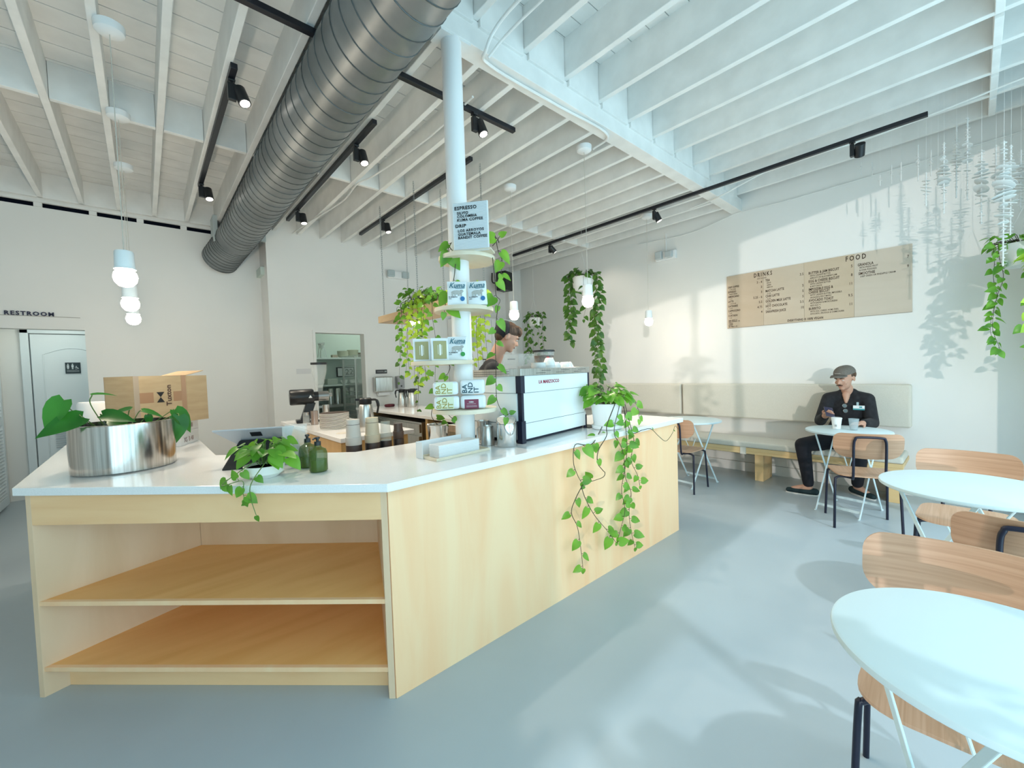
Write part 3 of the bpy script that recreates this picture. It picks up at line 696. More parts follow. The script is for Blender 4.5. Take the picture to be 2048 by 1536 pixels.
bk = thing('steel_bucket', 'round polished steel bucket holding a cutting left of column', 'bucket', (1.33,2.19,T0))
MB().lathe([(0,0),(.055,0),(.062,.12),(.066,.124),(.062,.127),(.057,.122),(.05,.006),(0,.006)],n=36).build('bucket_body', CHROME, bk, smooth=True)
s2,l2=MB(),MB(); bq=V((1.33,2.19,T0+.12)); s2.tube(spline([bq,bq+V((-.05,-.02,.06)),bq+V((-.045,-.03,.12))]),.002); leaf(l2,bq+V((-.02,-.03,.05)),(.9,-.3,-.1),(-.3,-.8,.5),.055); leaf(l2,bq+V((.01,-.04,.02)),(.5,-.3,-.3),(-.3,-.8,.5),.045); leaf(l2,bq+V((-.045,-.03,.12)),(-.8,.1,-.1),(-.3,-.8,.5),.05)
s2.build('stem', STEM, bk, world=True); l2.build('foliage', LEAF, bk, world=True, smooth=True)
def pitcher(loc, label, r=.04, h=.11, rot=0):
    t = thing('milk_pitcher', label, 'pitcher', loc, rot, None)
    MB().lathe([(0,0),(r,0),(r*1.02,.004),(r*.85,h*.6),(r*.78,h*.85),(r*.86,h),(r*.82,h),(r*.74,h*.85),(r*.80,h*.5),(r*.9,.006),(0,.006)],n=30).build('pitcher_body', STEEL, t, smooth=True)
    MB().tube(spline([(r*.8,0,h*.9),(r*1.6,0,h*.85),(r*1.6,0,h*.3),(r*.92,0,h*.25)]),.0035,8).build('handle', STEEL, t, smooth=True)
    return t
pitcher((1.515,1.93,T0),'small tapered steel milk pitcher between column and swing-top bin',.042,.115,2.0)
pitcher((1.58,2.06,T0),'steel milk pitcher half hidden behind the foremost one',.045,.13,1.2)
pitcher((2.46,2.03,T0),'steel milk pitcher between espresso machine and white plant pot',.045,.15,1.0)
tn = thing('countertop_bin', 'mirror steel countertop bin with slanted swing lid', 'bin', (1.565,1.815,T0), math.radians(-35))
b_ = MB().lathe([(0,0),(.056,0),(.058,.004),(.058,.135)],n=40)
n=40; vs=[(.058*math.cos(2*PI*i/n),.058*math.sin(2*PI*i/n),.152+.020*math.sin(2*PI*i/n)) for i in range(n)]; vb=[(.058*math.cos(2*PI*i/n),.058*math.sin(2*PI*i/n),.13) for i in range(n)]
b_.add(vb+vs,[(i,(i+1)%n,n+(i+1)%n,n+i) for i in range(n)]); b_.build('bin_body', CHROME, tn, smooth=True)
MB().add([(.056*math.cos(2*PI*i/n),.056*math.sin(2*PI*i/n),.149+.020*math.sin(2*PI*i/n)-.016*math.cos(PI*min(1,abs(math.cos(2*PI*i/n))))*.3) for i in range(n)],[tuple(range(n))]).build('lid', STEEL, tn, smooth=True)
pfh = thing('portafilter', 'black handled portafilter leaning behind the column', 'portafilter', (1.66,2.16,T0), .4)
MB().tube(spline([(0,0,.04),(-.02,0,.10),(-.03,0,.19)]),[.014]*13,10).build('handle', BLACKPL, pfh, smooth=True)
MB().cyl((0,0,0),(0,0,.035),.036,n=28).cyl((0,0,.035),(0,0,.05),.036,.014,28).build('basket', CHROME, pfh, smooth=True)

# ---------------------------------------------------------------- espresso machine
EA = math.radians(8.1); em = thing('espresso_machine', 'large white boxy espresso machine with steel top rail on counter', 'espresso machine', (1.664,1.783,T0), EA)
z0, z1 = .022, .405
MB().add([(.015,0,z0),(.745,0,z0),(.745,0,.125),(.725,0,.128),(.79,0,.32),(.79,0,z1),(.015,0,z1),
          (.015,.018,z0),(.745,.018,z0),(.745,.018,.125),(.725,.018,.128),(.79,.018,.32),(.79,.018,z1),(.015,.018,z1)],
    [(0,1,2,3,4,5,6),(13,12,11,10,9,8,7)]+[(i,i+7,(i+1)%7+7,(i+1)%7) for i in range(7)]).build('customer_panel', GLOSSW, em, bevel=.002)
MB().box(.015,.745,-.0006,.001,.117,.1195).box(.015,.77,-.0006,.001,.300,.3022).build('panel_seam', SEAM, em)
MB().box(-.004,.012,.035,.56,z0,z1).build('side_panel', GLOSSW, em, bevel=.002)
MB().box(.775,.789,.02,.56,.33,z1).box(.735,.745,.02,.56,z0,.13).box(.715,.725,.02,.56,.12,.34).build('side_panel', BLACK, em)
MB().box(-.006,-.0035,.035,.56,.117,.1195).box(-.006,-.0035,.035,.56,.300,.3022).build('side_seam', SEAM, em)
MB().box(-.010,.028,-.006,.036,.0,.135).box(.0,.020,-.002,.030,.135,.30).box(-.010,.028,-.006,.036,.30,z1).build('corner_post', NAVYBLK, em, bevel=.003); MB().box(.780,.800,-.004,.018,.30,z1).build('corner_post', NAVYBLK, em, bevel=.003); MB().box(.735,.752,-.004,.018,0,.10).build('corner_post', NAVYBLK, em, bevel=.003)
tp_ = MB().box(-.012,.80,-.008,.010,z1,.448).box(-.012,.006,.010,.58,z1,.448).box(.784,.80,.010,.58,z1,.448).box(.006,.784,.562,.58,z1,.448).box(.006,.784,.010,.562,z1+.01,.432)
tp_.build('top_rail', STEEL, em, bevel=.002)
sl = MB()
for k in range(2):
    for j in range(3): sl.box(.14+j*.22+(k*.06),.24+j*.22+(k*.06),-.0095,-.0075,.417+k*.014,.4195+k*.014)
for k in range(2): sl.box(-.0135,-.0115,.08,.38,.418+k*.013,.4205+k*.013)
sl.build('rail_slot', BLACK, em)
MB().box(.02,.74,.03,.55,.0,.02).build('drip_base', NAVYBLK, em, bevel=.003)
MB().text('LA MARZOCCO',.030,(.175,-.0012,.352),(1,0,0),(0,0,1),.0015,sx=1.02,bold=.016,spacing=1.06).build('maker_lettering', RED, em)
for k,x in enumerate((.15,.40,.63)):
    g = MB().cyl((x,.60,.16),(x,.60,.24),.035,n=24).box(x-.02,x+.02,.55,.60,.2,.25); g.build('group_head', CHROME, em, smooth=True)
MB().tube([(.72,.60,.25),(.735,.64,.15),(.72,.66,.05)],.005,8).build('steam_wand', CHROME, em, smooth=True)
MB().box(.03,.73,.56,.70,.02,.07).build('drip_tray', STEEL, em, bevel=.003)
MB().box(.03,.73,.45,.56,.07,.38).build('barista_panel', STEEL, em, bevel=.003)
def emp(x, y, z=.4325): return V((1.664+x*math.cos(EA)-y*math.sin(EA), 1.783+x*math.sin(EA)+y*math.cos(EA), T0+z))
def cup(loc, label, group, r=.042, h=.055, sx=1):
    o = MB().lathe([(0,h),(r*.5,h),(r*.62,h-.003),(r*.9,h*.45),(r,.0),(r*.95,0),(r*.84,h*.45),(r*.5,h-.006),(0,h-.006)],n=28).build('cup', CERAMIC, smooth=True)
    o.location = loc; return tag(o, label, 'cup', group)
for i,(x,y,k) in enumerate(((.44,.10,0),(.54,.12,0),(.65,.11,0),(.44,.10,1),(.60,.22,0),(.72,.13,0))):
    cup(emp(x,y,.4325+k*.03), 'upturned white cup among those warming on the espresso machine', 'upturned cups on the espresso machine', .048-.004*k)
for i in range(5):
    o = MB().lathe([(0,0),(.04,0),(.075,.010),(.077,.013),(.04,.004),(0,.004)],n=36).build('saucer', CERAMIC, smooth=True); o.location = emp(.60,.42,.4325+i*.006)
    tag(o,'white saucer in the pile at the back of the espresso machine','saucer','saucers on the espresso machine')
gb = thing('acrylic_box', 'clear acrylic lidded box on the espresso machine beside barista', 'box', emp(.33,.28), EA)
g_ = MB()
for a in ((-.085,.085,-.07,-.0675),(-.085,.085,.0675,.07),(-.085,-.0825,-.0675,.0675),(.0825,.085,-.0675,.0675)): g_.box(*a,.0,.115)
g_.build('box_wall', thin('acrylic_wall',(.85,.88,.87),.12), gb); MB().box(-.088,.088,-.073,.073,.115,.119).ball((-.06,0,.128),.010,12).build('lid', bpy.data.materials['acrylic_wall'], gb)
for k in range(2):
    o = MB().lathe([(0,0),(.045,0),(.052,.035),(.049,.035),(.042,.004),(0,.004)],n=28).build('glass_dish', CERAMIC, smooth=True); o.location = emp(.34,.12,.4325+k*.018); tag(o,'pale stacked dish in front of the clear acrylic box','dish','dishes on the espresso machine')
bj = thing('lidded_tub', 'clear tub with black lid and red label on the espresso machine', 'tub', emp(.66,.30,.467))
MB().lathe([(0,0),(.062,0),(.064,.003),(.080,.105),(.078,.105),(.062,.005),(0,.005)],n=36).build('tub_wall', CLEARPL, bj, smooth=True)
MB().lathe([(0,.004),(.060,.004),(.074,.075),(0,.082)],n=30).build('contents', noisy(mat('dark_contents',(.10,.05,.03),.8),(.03,.02,.015),(.22,.10,.05),40), bj, smooth=True)
MB().lathe([(0,.104),(.086,.104),(.088,.110),(.086,.116),(0,.118)],n=36).build('lid', BLACKPL, bj, smooth=True)
MB().cyl((-.030,-.0685,.045),(-.032,-.0735,.046),.019,n=20).build('red_label', mat('red_label',(.55,.01,.03),.5), bj)
tag(MB().box(0,.13,0,.18,0,.004).build('black_mat', BLACKPL), 'black rubber mat right of the espresso machine', 'mat').location = (2.40,1.86,T0)

# trailing plant in white pot at the end of the counter
wp = thing('trailing_pothos', 'pothos in white pot with long vines down the plywood panel', 'plant', (2.47,1.755,T0))
MB().lathe([(0,0),(.095,0),(.105,.004),(.108,.028),(.092,.030),(.094,.034),(.110,.178),(.112,.182),(.106,.182),(.103,.165),(0,.165)],n=44).build('pot', WHITEPL, wp, smooth=True)
MB().lathe([(0,.168),(.102,.168)],n=30).build('soil', SOIL, wp)
R_ = random.Random(11); s3, l3 = MB(), MB(); pc0 = V((2.47,1.755,T0+.19)); YP = 1.572
tuft(s3,l3,pc0,46,.15,.085,.12,R_); tuft(s3,l3,pc0+V((.10,-.05,0)),14,.10,.07,.06,R_)
def pv(pts, L, gap, r=.0024, st=None, **k): vine(s3,l3,([st] if st else [])+px(pts,y=YP),L,gap,r,rnd=R_,**k)
pv([(1214,850),(1213,872),(1197,900),(1195,925),(1205,940),(1210,946),(1205,955),(1180,964),(1168,972)],.055,.30,.0032,V((2.42,1.65,T0+.18)),start=.2)
pv([(1188,884),(1172,890),(1150,890),(1147,925),(1155,950),(1163,965)],.075,.10,.003,V((2.40,1.74,T0+.03)))
pv([(1165,970),(1150,1000),(1143,1026),(1155,1055),(1162,1100),(1166,1138)],.065,.075,.0026)
pv([(1163,975),(1172,1000),(1190,1032),(1215,1062),(1232,1085)],.07,.07,.0026)
pv([(1228,862),(1238,885),(1246,905),(1249,940),(1243,980),(1250,1020),(1242,1055),(1237,1075)],.062,.055,.0026,V((2.47,1.645,T0+.17)))
pv([(1252,862),(1254,900),(1250,950),(1262,985),(1258,1025),(1262,1060),(1270,1096)],.062,.045,.0026,V((2.53,1.65,T0+.17)))
pv([(1262,856),(1268,885),(1262,920),(1275,950),(1280,972)],.055,.045,.0024,V((2.56,1.66,T0+.17)))
pv([(1262,864),(1285,860),(1302,858),(1318,873),(1332,882),(1345,866),(1350,852),(1356,858)],.02,.30,.0026,V((2.57,1.68,T0+.15)),start=.2)
vine(s3,l3,[pc0+V((.06,-.04,0)),pc0+V((.17,-.09,.02)),pc0+V((.22,-.12,-.06)),pc0+V((.20,-.14,-.14))],.07,.045,rnd=R_)
s3.build('stem', STEM, wp, world=True, smooth=True); l3.build('foliage', LEAF, wp, world=True, smooth=True)

# vines climbing over the column shelves
cp = thing('trailing_pothos', 'pothos on topmost column shelf with a vine down beside barista', 'plant', (1.47,2.06,2.0625))
MB().lathe([(0,0),(.045,0),(.055,.07),(.052,.07),(.043,.006),(0,.006)],(.09,.0,0),n=28).build('pot', WHITEPL, cp, smooth=True)
R_ = random.Random(3); s4,l4=MB(),MB()
def cv(pts, r, L, gap, **k): vine(s4,l4,[onp(a,b,r) for a,b in pts],L,gap,.0026,rnd=R_,**k)
r1=2.42
s4.tube(spline([V((1.56,2.06,2.13)),onp(990,478,2.46),onp(998,485,r1)]),.0024)
cv([(985,492),(995,480),(1000,472)],r1,.085,.06)
cv([(990,470),(997,505),(1004,520),(1002,548)],r1,.075,.075)
cv([(985,515),(990,560),(992,590),(1000,600),(996,612)],r1-.05,.07,.11)
cv([(996,612),(992,650),(991,700),(992,735),(992,770),(994,800),(1002,820),(1010,832),(1020,826)],r1-.08,.062,.062)
cv([(915,510),(900,495),(903,485),(896,500),(890,515)],r1-.05,.085,.05)
cv([(911,528),(908,555),(902,580),(893,600),(888,625)],r1-.06,.075,.085)
cv([(880,712),(893,722),(900,735),(893,752)],r1+.02,.06,.06)
cv([(885,812),(893,825),(905,838)],r1-.02,.05,.08)
s4.build('stem', STEM, cp, world=True, smooth=True); l4.build('foliage', LEAF, cp, world=True, smooth=True)

# ---------------------------------------------------------------- cup stacks on the ledge
CUPG = mat('grey_paper_cup',(.56,.54,.50),.7); CUPK = mat('kraft_paper_cup',(.60,.53,.40),.7)
def cup_stack(x, y, z, m, label, hgt=.16, r=.040, clear=False, txt=True):
    t = thing('cup_stack', label, 'cups', (x,y,z))
    MB().lathe([(0,0),(r*1.06,0),(r*1.06,.14),(0,.14)],n=28).build('steel_sleeve', mat('dark_steel_sleeve',(.09,.08,.08),.3,.6), t, smooth=True)
    if txt: MB().text('CAFE',.03,(-.012,-r*1.075,.03),(0,0,1),(-1,0,0),.001).build('sleeve_print', WHITETXT, t)
    q = MB(); zz=.141
    q.lathe([(0,zz),(r*1.05,zz),(r*1.08,zz+.003),(r*1.08,zz+.04),(r*1.10,zz+.043),(r*1.10,zz+.048),(r*.98,zz+.049),(r*.88,zz+hgt-.030),(r*.90,zz+hgt-.028),(r*.86,zz+hgt),(0,zz+hgt)],n=32)
    q.build('cup_pile', m, t, smooth=True)
    if not clear: MB().lathe([(r*.86,zz+hgt-.031),(r*.895,zz+hgt-.031),(r*.895,zz+hgt-.028),(r*.86,zz+hgt-.028)],n=28).build('dark_band', LETTER, t)
LZ=.8305
for px_,y_,zt,m_,lab,h_,r_ in ((706,2.53,None,CUPG,'left stack of upturned grey paper cups below the island',.155,.044),(744,2.53,None,CUPK,'stack of upturned kraft paper cups beside the grey one',.155,.044)):
    p_ = ony(px_,850,y_); cup_stack(p_.x,p_.y,LZ,m_,lab,h_,r_)
p_ = ony(771,860,2.53); cup_stack(p_.x,2.53,LZ,thin('clear_cup',(.55,.60,.55),.35),'stack of clear plastic cups right of the paper cups',.12,.034,True)
p_ = ony(797,870,2.53); cup_stack(p_.x,2.53,LZ,mat('brown_lids',(.10,.07,.06),.3),'stack of dark lids at the right end of the cup row',.10,.032,True)

# ---------------------------------------------------------------- things on the island
IZ = .9205
def plate(k, x, y):
    pm = bpy.data.materials.get('plate_white') or mat('plate_white',(.84,.80,.72),.3)
    o = MB().lathe([(0,.0),(.085,0),(.088,.001),(.118,.0012),(.1255,.0022),(.126,.0092),(.122,.0105),(.085,.004),(0,.004)],n=48).build('dinner_plate', pm, smooth=True)
    MB().lathe([(.1245,.0094),(.1262,.0094),(.1262,.0108),(.1245,.0108)],n=48).build('brown_rim', BROWNTXT, o, smooth=True)
    o.location = (x,y,IZ+k*.0118); return o
for k in range(12):
    tag(plate(k,1.285,3.90), 'white plate with thin brown rim in the tall plate stack on island', 'plate', 'stacked plates on the island')
gd = thing('coffee_grinder', 'black shop coffee grinder with clear hopper on the island', 'grinder', (1.275,4.66,IZ), math.radians(-10))
MB().lathe([(0,0),(.075,0),(.082,.012),(.082,.21),(.074,.225),(.05,.228),(.05,.27),(0,.27)],(-.17,0,.265),n=36,ax=(1,0,0)).build('motor_housing', BLACKPL, gd, smooth=True)
MB().cyl((.10,0,.265),(.20,0,.265),.052,n=30).cyl((.20,0,.275),(.235,0,.275),.018,n=20).build('burr_head', mat('steel_dark',(.30,.30,.29),.35,.9), gd, smooth=True)
MB().add([(-.09,-.05,.0),(.0,-.05,0),(.0,.05,0),(-.09,.05,0),(-.02,-.045,.20),(.07,-.045,.20),(.07,.045,.20),(-.02,.045,.20)],[(0,3,2,1),(4,5,6,7),(0,1,5,4),(1,2,6,5),(2,3,7,6),(3,0,4,7)]).box(-.12,-.06,-.07,.07,0,.03).box(-.06,.20,-.07,.07,0,.012).build('stand', BLACKPL, gd, bevel=.006)
MB().lathe([(.028,.315),(.030,.35),(.045,.40),(.075,.53),(.078,.60),(.074,.60),(.071,.53),(.040,.40),(.026,.35)],(.12,0,0),n=36).build('hopper', CLEARPL, gd, smooth=True)
MB().lathe([(0,.60),(.080,.60),(.081,.622),(0,.625)],(.12,0,0),n=30).build('hopper_lid', BLACKPL, gd, smooth=True)
MB().lathe([(0,0),(.03,0),(.034,.01),(.034,.10),(.03,.10),(0,.10)],(.17,0,.07),n=24).build('chute', STEEL, gd, smooth=True)
MB().add([(.0,-.084,.255),(.035,-.084,.255),(.0175,-.084,.285)],[(0,1,2)]).build('triangle_badge', WHITETXT, gd)
for (x,y,r,h,lab,mm) in ((1.245,4.36,.034,.135,'copper toned steel cup in front of the grinder',mat('copper_cup',(.50,.40,.35),.3,.9)),(1.175,4.38,.032,.10,'small glass spice jar with cap left of copper toned cup',CLEARPL)):
    t=thing('canister',lab,'canister',(x,y,IZ)); MB().lathe([(0,0),(r,0),(r,h),(r*.9,h),(r*.9,.005),(0,.005)],n=28).build('canister_body',mm,t,smooth=True)
    if mm is CLEARPL: MB().lathe([(0,.095),(.026,.095),(.026,.125),(0,.125)],n=24).build('cap',STEEL,t,smooth=True)
def thermos(loc, label, rot=0, s=1.0, group=None, knob=False):
    t = thing('thermos_jug', label, 'thermos', loc, rot, group)
    MB().lathe([(0,0),(.062*s,0),(.064*s,.004),(.064*s,.05*s),(.052*s,.20*s),(.046*s,.215*s),(0,.216*s)],n=36).build('jug_body', STEEL, t, smooth=True)
    l_ = MB().lathe([(0,.215*s),(.047*s,.2155*s),(.049*s,.222*s),(.049*s,.258*s),(.040*s,.266*s),(0,.267*s)],n=32); l_.box(-.075*s,-.03*s,-.014*s,.014*s,.245*s,.262*s)
    l_.build('pouring_lid', BLACKPL, t, smooth=True)
    MB().tube(spline([(.045*s,0,.25*s),(.085*s,0,.245*s),(.098*s,0,.20*s),(.088*s,0,.14*s)]),[.009*s]*7+[.012*s]*6+[.008*s]*6,8).build('handle', BLACKPL, t, smooth=True)
    return t
t_ = thermos((1.385,3.42,IZ), 'tall steel thermos jug with black handle on the prep island', math.radians(-35), 1.06)
for k,(x,y) in enumerate(((2.80,5.28),(2.90,5.42),(2.74,5.44))):
    q = thermos((x,y,IZ), ('nearest steel thermos jug on the back bar','steel thermos jug at the right of the back bar trio','steel thermos jug tucked behind its neighbours on the back bar')[k], 2.4, .95)
tag(MB().obox((2.63,5.62,IZ+.02),(.12,.10,.04),rz(.4)).build('folded_cloth', mat('maroon_cloth',(.10,.02,.03),.9), bevel=.015), 'dark maroon folded cloth on back bar near doorway', 'cloth')

# ---------------------------------------------------------------- on the back wall
pd = thing('paper_towel_dispenser', 'steel paper towel dispenser on the back wall', 'dispenser', (2.72,BY,1.12))
MB().box(-.14,.14,-.11,0,0,.24).build('dispenser_case', STEEL, pd, bevel=.018)
MB().box(-.09,.09,-.075,-.02,-.05,.0).build('paper_towel', PAPER, pd, bevel=.003)
sd = thing('soap_dispenser', 'grey soap dispenser right of the paper towel dispenser', 'dispenser', (3.0,BY,1.16))
MB().box(-.06,.06,-.09,0,0,.20).build('dispenser_case', mat('grey_plastic',(.35,.35,.36),.4), sd, bevel=.014); MB().cyl((0,-.092,.04),(0,-.075,.04),.014,n=16).build('push_button', BLACKPL, sd)
hs = thing('hand_wash_sign', 'small black sign above the paper towel dispenser', 'sign', (2.72,BY-.004,1.435))
MB().box(-.09,.09,-.004,.004,-.03,.03).build('sign_plate', BLACKPL, hs); MB().box(-.07,.03,-.006,-.0041,.004,.008).box(-.07,.05,-.006,-.0041,-.008,-.004).box(.05,.08,-.006,-.0041,-.01,.012).build('sign_print', mat('grey_print2',(.4,.42,.42),.6), hs)
el = thing('emergency_light', 'white twin-head emergency light high on back wall', 'emergency light', (3.03,BY-.001,2.935))
MB().box(-.15,.15,-.06,0,-.055,.055).build('light_case', WHITEPL, el, bevel=.01)
for s in (-1,1):
    h = MB().box(s*.12-.055,s*.12+.055,-.11,-.055,-.045,.055).build('lamp_head', mat('lamp_glass_grey',(.45,.52,.53),.2) if s<0 else bpy.data.materials['lamp_glass_grey'], el, bevel=.012)
MB().box(.5,.501,0,.001,0,.001)
cd = thing('wall_notice', 'small pale paper notice on back wall left of the doorway', 'notice', (1.62,BY-.002,1.47))
MB().box(-.09,.09,-.002,.001,-.035,.035).build('paper', mat('notice_grey',(.66,.66,.66),.8), cd)
dbx = thing('emergency_light', 'white emergency light high on right wall by the menu', 'emergency light', (RX-.001,2.96,2.96))
MB().box(-.06,0,-.16,.14,-.06,.06).build('light_case', WHITEPL, dbx, bevel=.01)
MB().box(-.12,-.055,.02,.12,-.045,.07).box(-.12,-.055,-.13,-.03,-.045,.045).build('lamp_head', mat('lamp_glass_grey2',(.50,.55,.56),.2), dbx, bevel=.012)
MB().tube([(-.008,.0,.06),(-.008,.0,.33)],.006).build('wire', WHITEPL, dbx)
spk = thing('wall_speaker', 'black loudspeaker mounted high in the back corner', 'speaker', (5.02,5.75,3.02), .3)
MB().box(-.12,.12,-.11,.10,-.17,.17).build('speaker_cabinet', BLACKPL, spk, bevel=.01); MB().cyl((0,-.112,-.04),(0,-.108,-.04),.08,n=28).build('woofer', BLACK, spk)
MB().tube(spline([(0,.1,0),(0,.25,.02),(.02,.27,.2)]),.012).build('bracket', BLACKPL, spk)
# white cabinets in the corner behind the barista
cb = thing('wall_cabinet', 'white cabinets with black bar handle behind barista', 'cabinet', (4.45,5.75,0))
MB().box(-.50,.65,-.18,.29,0,2.3).build('cabinet_body', WHITEPL, cb, bevel=.004)
for (a,b,c,d) in ((-.49,.07,1.52,2.28),(.08,.64,1.52,2.28),(-.49,.07,.05,1.49),(.08,.64,.05,1.49)):
    dd = MB().box(a,b,-.20,-.1805,c,d).build('door', WHITEPL, cb, bevel=.003)
    MB().box((a+.34),(a+.50),-.225,-.2005,(c+.06 if c>1 else d-.09),(c+.075 if c>1 else d-.075)).build('handle', BLACK, dd)
MB().box(-.44,-.25,-.215,-.2005,1.78,2.02).build('notice', mat('cab_notice',(.45,.52,.47),.7), cb)
MB().box(-.44,-.12,-.215,-.2005,1.08,1.38).build('green_notice', mat('cab_notice2',(.45,.58,.48),.7), cb)

# ---------------------------------------------------------------- kitchen seen through the doorway
def kshelf(y0,y1,z,x0,x1,label):
    t = thing('kitchen_shelf', label, 'shelf', ((x0+x1)/2,y1,z)); MB().box(x0,x1,y0,y1,z-.03,z).build('shelf_board', mat('kshelf_white',(.66,.72,.68),.5) if 'kshelf_white' not in bpy.data.materials else bpy.data.materials['kshelf_white'], t, world=True)
    m=MB()
    for x in (x0+.35,x1-.35): m.box(x-.012,x+.012,y0+.05,y1,z-.055,z-.031).box(x-.012,x+.012,y1-.02,y1,z-.25,z-.031)
    m.build('bracket', WHITEPL, t, world=True)
kshelf(7.55,7.898,1.72,1.5,4.0,'upper white wall shelf in the kitchen beyond the doorway')
kshelf(7.55,7.898,1.24,1.5,4.0,'middle white wall shelf in the kitchen beyond the doorway')
kt = thing('steel_table', 'stainless worktable at the back of the kitchen', 'table', (2.6,7.55,0))
MB().box(1.5,4.0,7.25,7.88,.86,.90).build('table_top', STEEL, kt, world=True)
for x in (1.55,3.95):
    for y in (7.30,7.83): MB().cyl((x,y,0),(x,y,.859),.02,n=12).build('leg', STEEL, kt, world=True)
MB().box(1.6,3.9,7.3,7.85,.25,.27).build('lower_shelf', STEEL, kt, world=True)
def bowl(loc, r, h, label, m, group):
    o = MB().lathe([(0,0),(r*.5,0),(r*.9,h*.5),(r,h),(r*.95,h),(r*.8,h*.5),(r*.4,h*.12),(0,h*.12)],n=28).build('bowl', m, smooth=True); o.location=loc; return tag(o,label,'bowl',group)
CREAM = mat('cream_glaze',(.62,.62,.50),.3)
for i in range(4): bowl((2.74,7.70,1.7205+i*.022),.10,.055,'pale bowl nested in the left stack on the upper kitchen shelf',CREAM,'bowls in the left stack on the upper kitchen shelf')
for i in range(5): bowl((2.93,7.72,1.7205+i*.022),.10,.055,'pale bowl nested in the middle stack on the upper kitchen shelf',CREAM,'bowls in the middle stack on the upper kitchen shelf')
for i in range(3): bowl((3.10,7.70,1.7205+i*.02),.09,.05,'brown bowl nested in the right stack on the upper kitchen shelf',mat('brown_bowl',(.25,.2,.15),.4) if i==0 else bpy.data.materials['brown_bowl'],'brown bowls on the upper kitchen shelf')
cx = thing('glass_coffee_maker', 'hourglass coffee maker on a tripod on the upper kitchen shelf', 'coffee maker', (2.37,7.70,1.7205))
MB().lathe([(0,0),(.06,.0),(.065,.02),(.02,.15),(.065,.27),(.062,.27),(.017,.15),(0,.14)],n=28).build('glass_body', CLEARPL, cx, smooth=True)
for a in (0,2.1,4.2): MB().tube([(.09*math.cos(a),.09*math.sin(a),0),(.03*math.cos(a),.03*math.sin(a),.24)],.006,6).build('leg', STEEL, cx)
MB().cyl((0,0,.22),(0,0,.25),.05,n=20).build('collar', STEEL, cx, smooth=True)
tag(MB().box(2.53,2.62,7.62,7.72,1.7205,1.77).build('small_box', mat('tan_box',(.40,.34,.26),.7), bevel=.002), 'small tan box beside hourglass coffee maker on kitchen shelf', 'box')
for i in range(3): bowl((2.74+i*.16,7.70,1.2405),.065,.07,'white handled bowl standing in the row on the middle kitchen shelf',CERAMIC,'bowls in a row on the middle kitchen shelf')
sg = thing('framed_number_sign', 'white framed sign with dark numerals over middle kitchen shelf', 'sign', (2.83,7.86,1.46))
MB().box(-.16,.16,-.015,.02,-.09,.09).build('frame', BLACKPL, sg, bevel=.002); MB().box(-.145,.145,-.018,-.0155,-.075,.075).build('sheet', PAPER, sg); MB().text('22',.15,(-.01,-.0185,-.052),(1,0,0),(0,0,1),.001,bold=.02).build('numerals', LETTER, sg)
tag(MB().box(2.42,2.60,7.62,7.82,1.2405,1.34).build('storage_tub', mat('sage_tub',(.42,.46,.40),.5), bevel=.01), 'low sage plastic tub on the middle kitchen shelf', 'tub')
for i in range(4):
    o=MB().lathe([(0,0),(.05,0),(.045,.25),(.035,.27),(0,.27)],n=22).build('vacuum_flask', STEEL, smooth=True); o.location=(2.44+i*.125,7.55,.9005); tag(o,'steel vacuum flask in the row on the kitchen worktable','flask','steel flasks on the kitchen worktable')
tag(MB().lathe([(0,0),(.04,0),(.04,.16),(.012,.19),(.012,.22),(0,.22)],(2.66,7.36,.9005),n=22).build('spray_bottle', mat('green_bottle_k',(.30,.42,.28),.3), smooth=True), 'green tinted squeeze bottle on the kitchen worktable', 'bottle')
rk = thing('bakery_rack', 'wheeled bakery rack under clear plastic cover inside the doorway', 'rack', (2.82,6.95,0))
for sx_ in (-.25,.25):
    for sy_ in (-.28,.28): MB().box(sx_-.012,sx_+.012,sy_-.012,sy_+.012,.06,1.66).cyl((sx_,sy_,0),(sx_,sy_,.059),.02,n=10).build('post', STEEL, rk)
m=MB()
for k in range(14): m.box(-.24,-.20,-.27,.27,.15+k*.108,.158+k*.108).box(.20,.24,-.27,.27,.15+k*.108,.158+k*.108)
m.build('runner', STEEL, rk)
for k in (3,5,8,10): MB().box(-.235,.235,-.26,.26,.166+k*.108,.18+k*.108).build('sheet_tray', STEEL, rk)
cv_ = MB(); pts = []
for z in (.25,.6,1.0,1.4,1.72):
    rr = random.Random(int(z*100)); pts.append([(-.27+rr.uniform(-.01,.01),-.30+rr.uniform(-.012,.012),z),(.0,-.315+rr.uniform(-.01,.01),z),(.27,-.30+rr.uniform(-.01,.01),z),(.28,0,z),(.27,.30,z),(-.27,.30,z),(-.28,0,z)])
cv_.add([p for r_ in pts for p in r_]+[(0,0,1.76)], [(i*7+j,i*7+(j+1)%7,(i+1)*7+(j+1)%7,(i+1)*7+j) for i in range(4) for j in range(7)]+[(28+j,28+(j+1)%7,35) for j in range(7)])
cv_.build('plastic_cover', PLASTICWRAP, rk, smooth=False)
MB().tube([(-.27,-.31,1.7),(-.275,-.31,1.0),(-.26,-.315,.3)],.008).tube([(.12,-.31,1.72),(.11,-.315,1.0),(.13,-.31,.5)],.008).build('cover_zip', WHITEPL, rk)

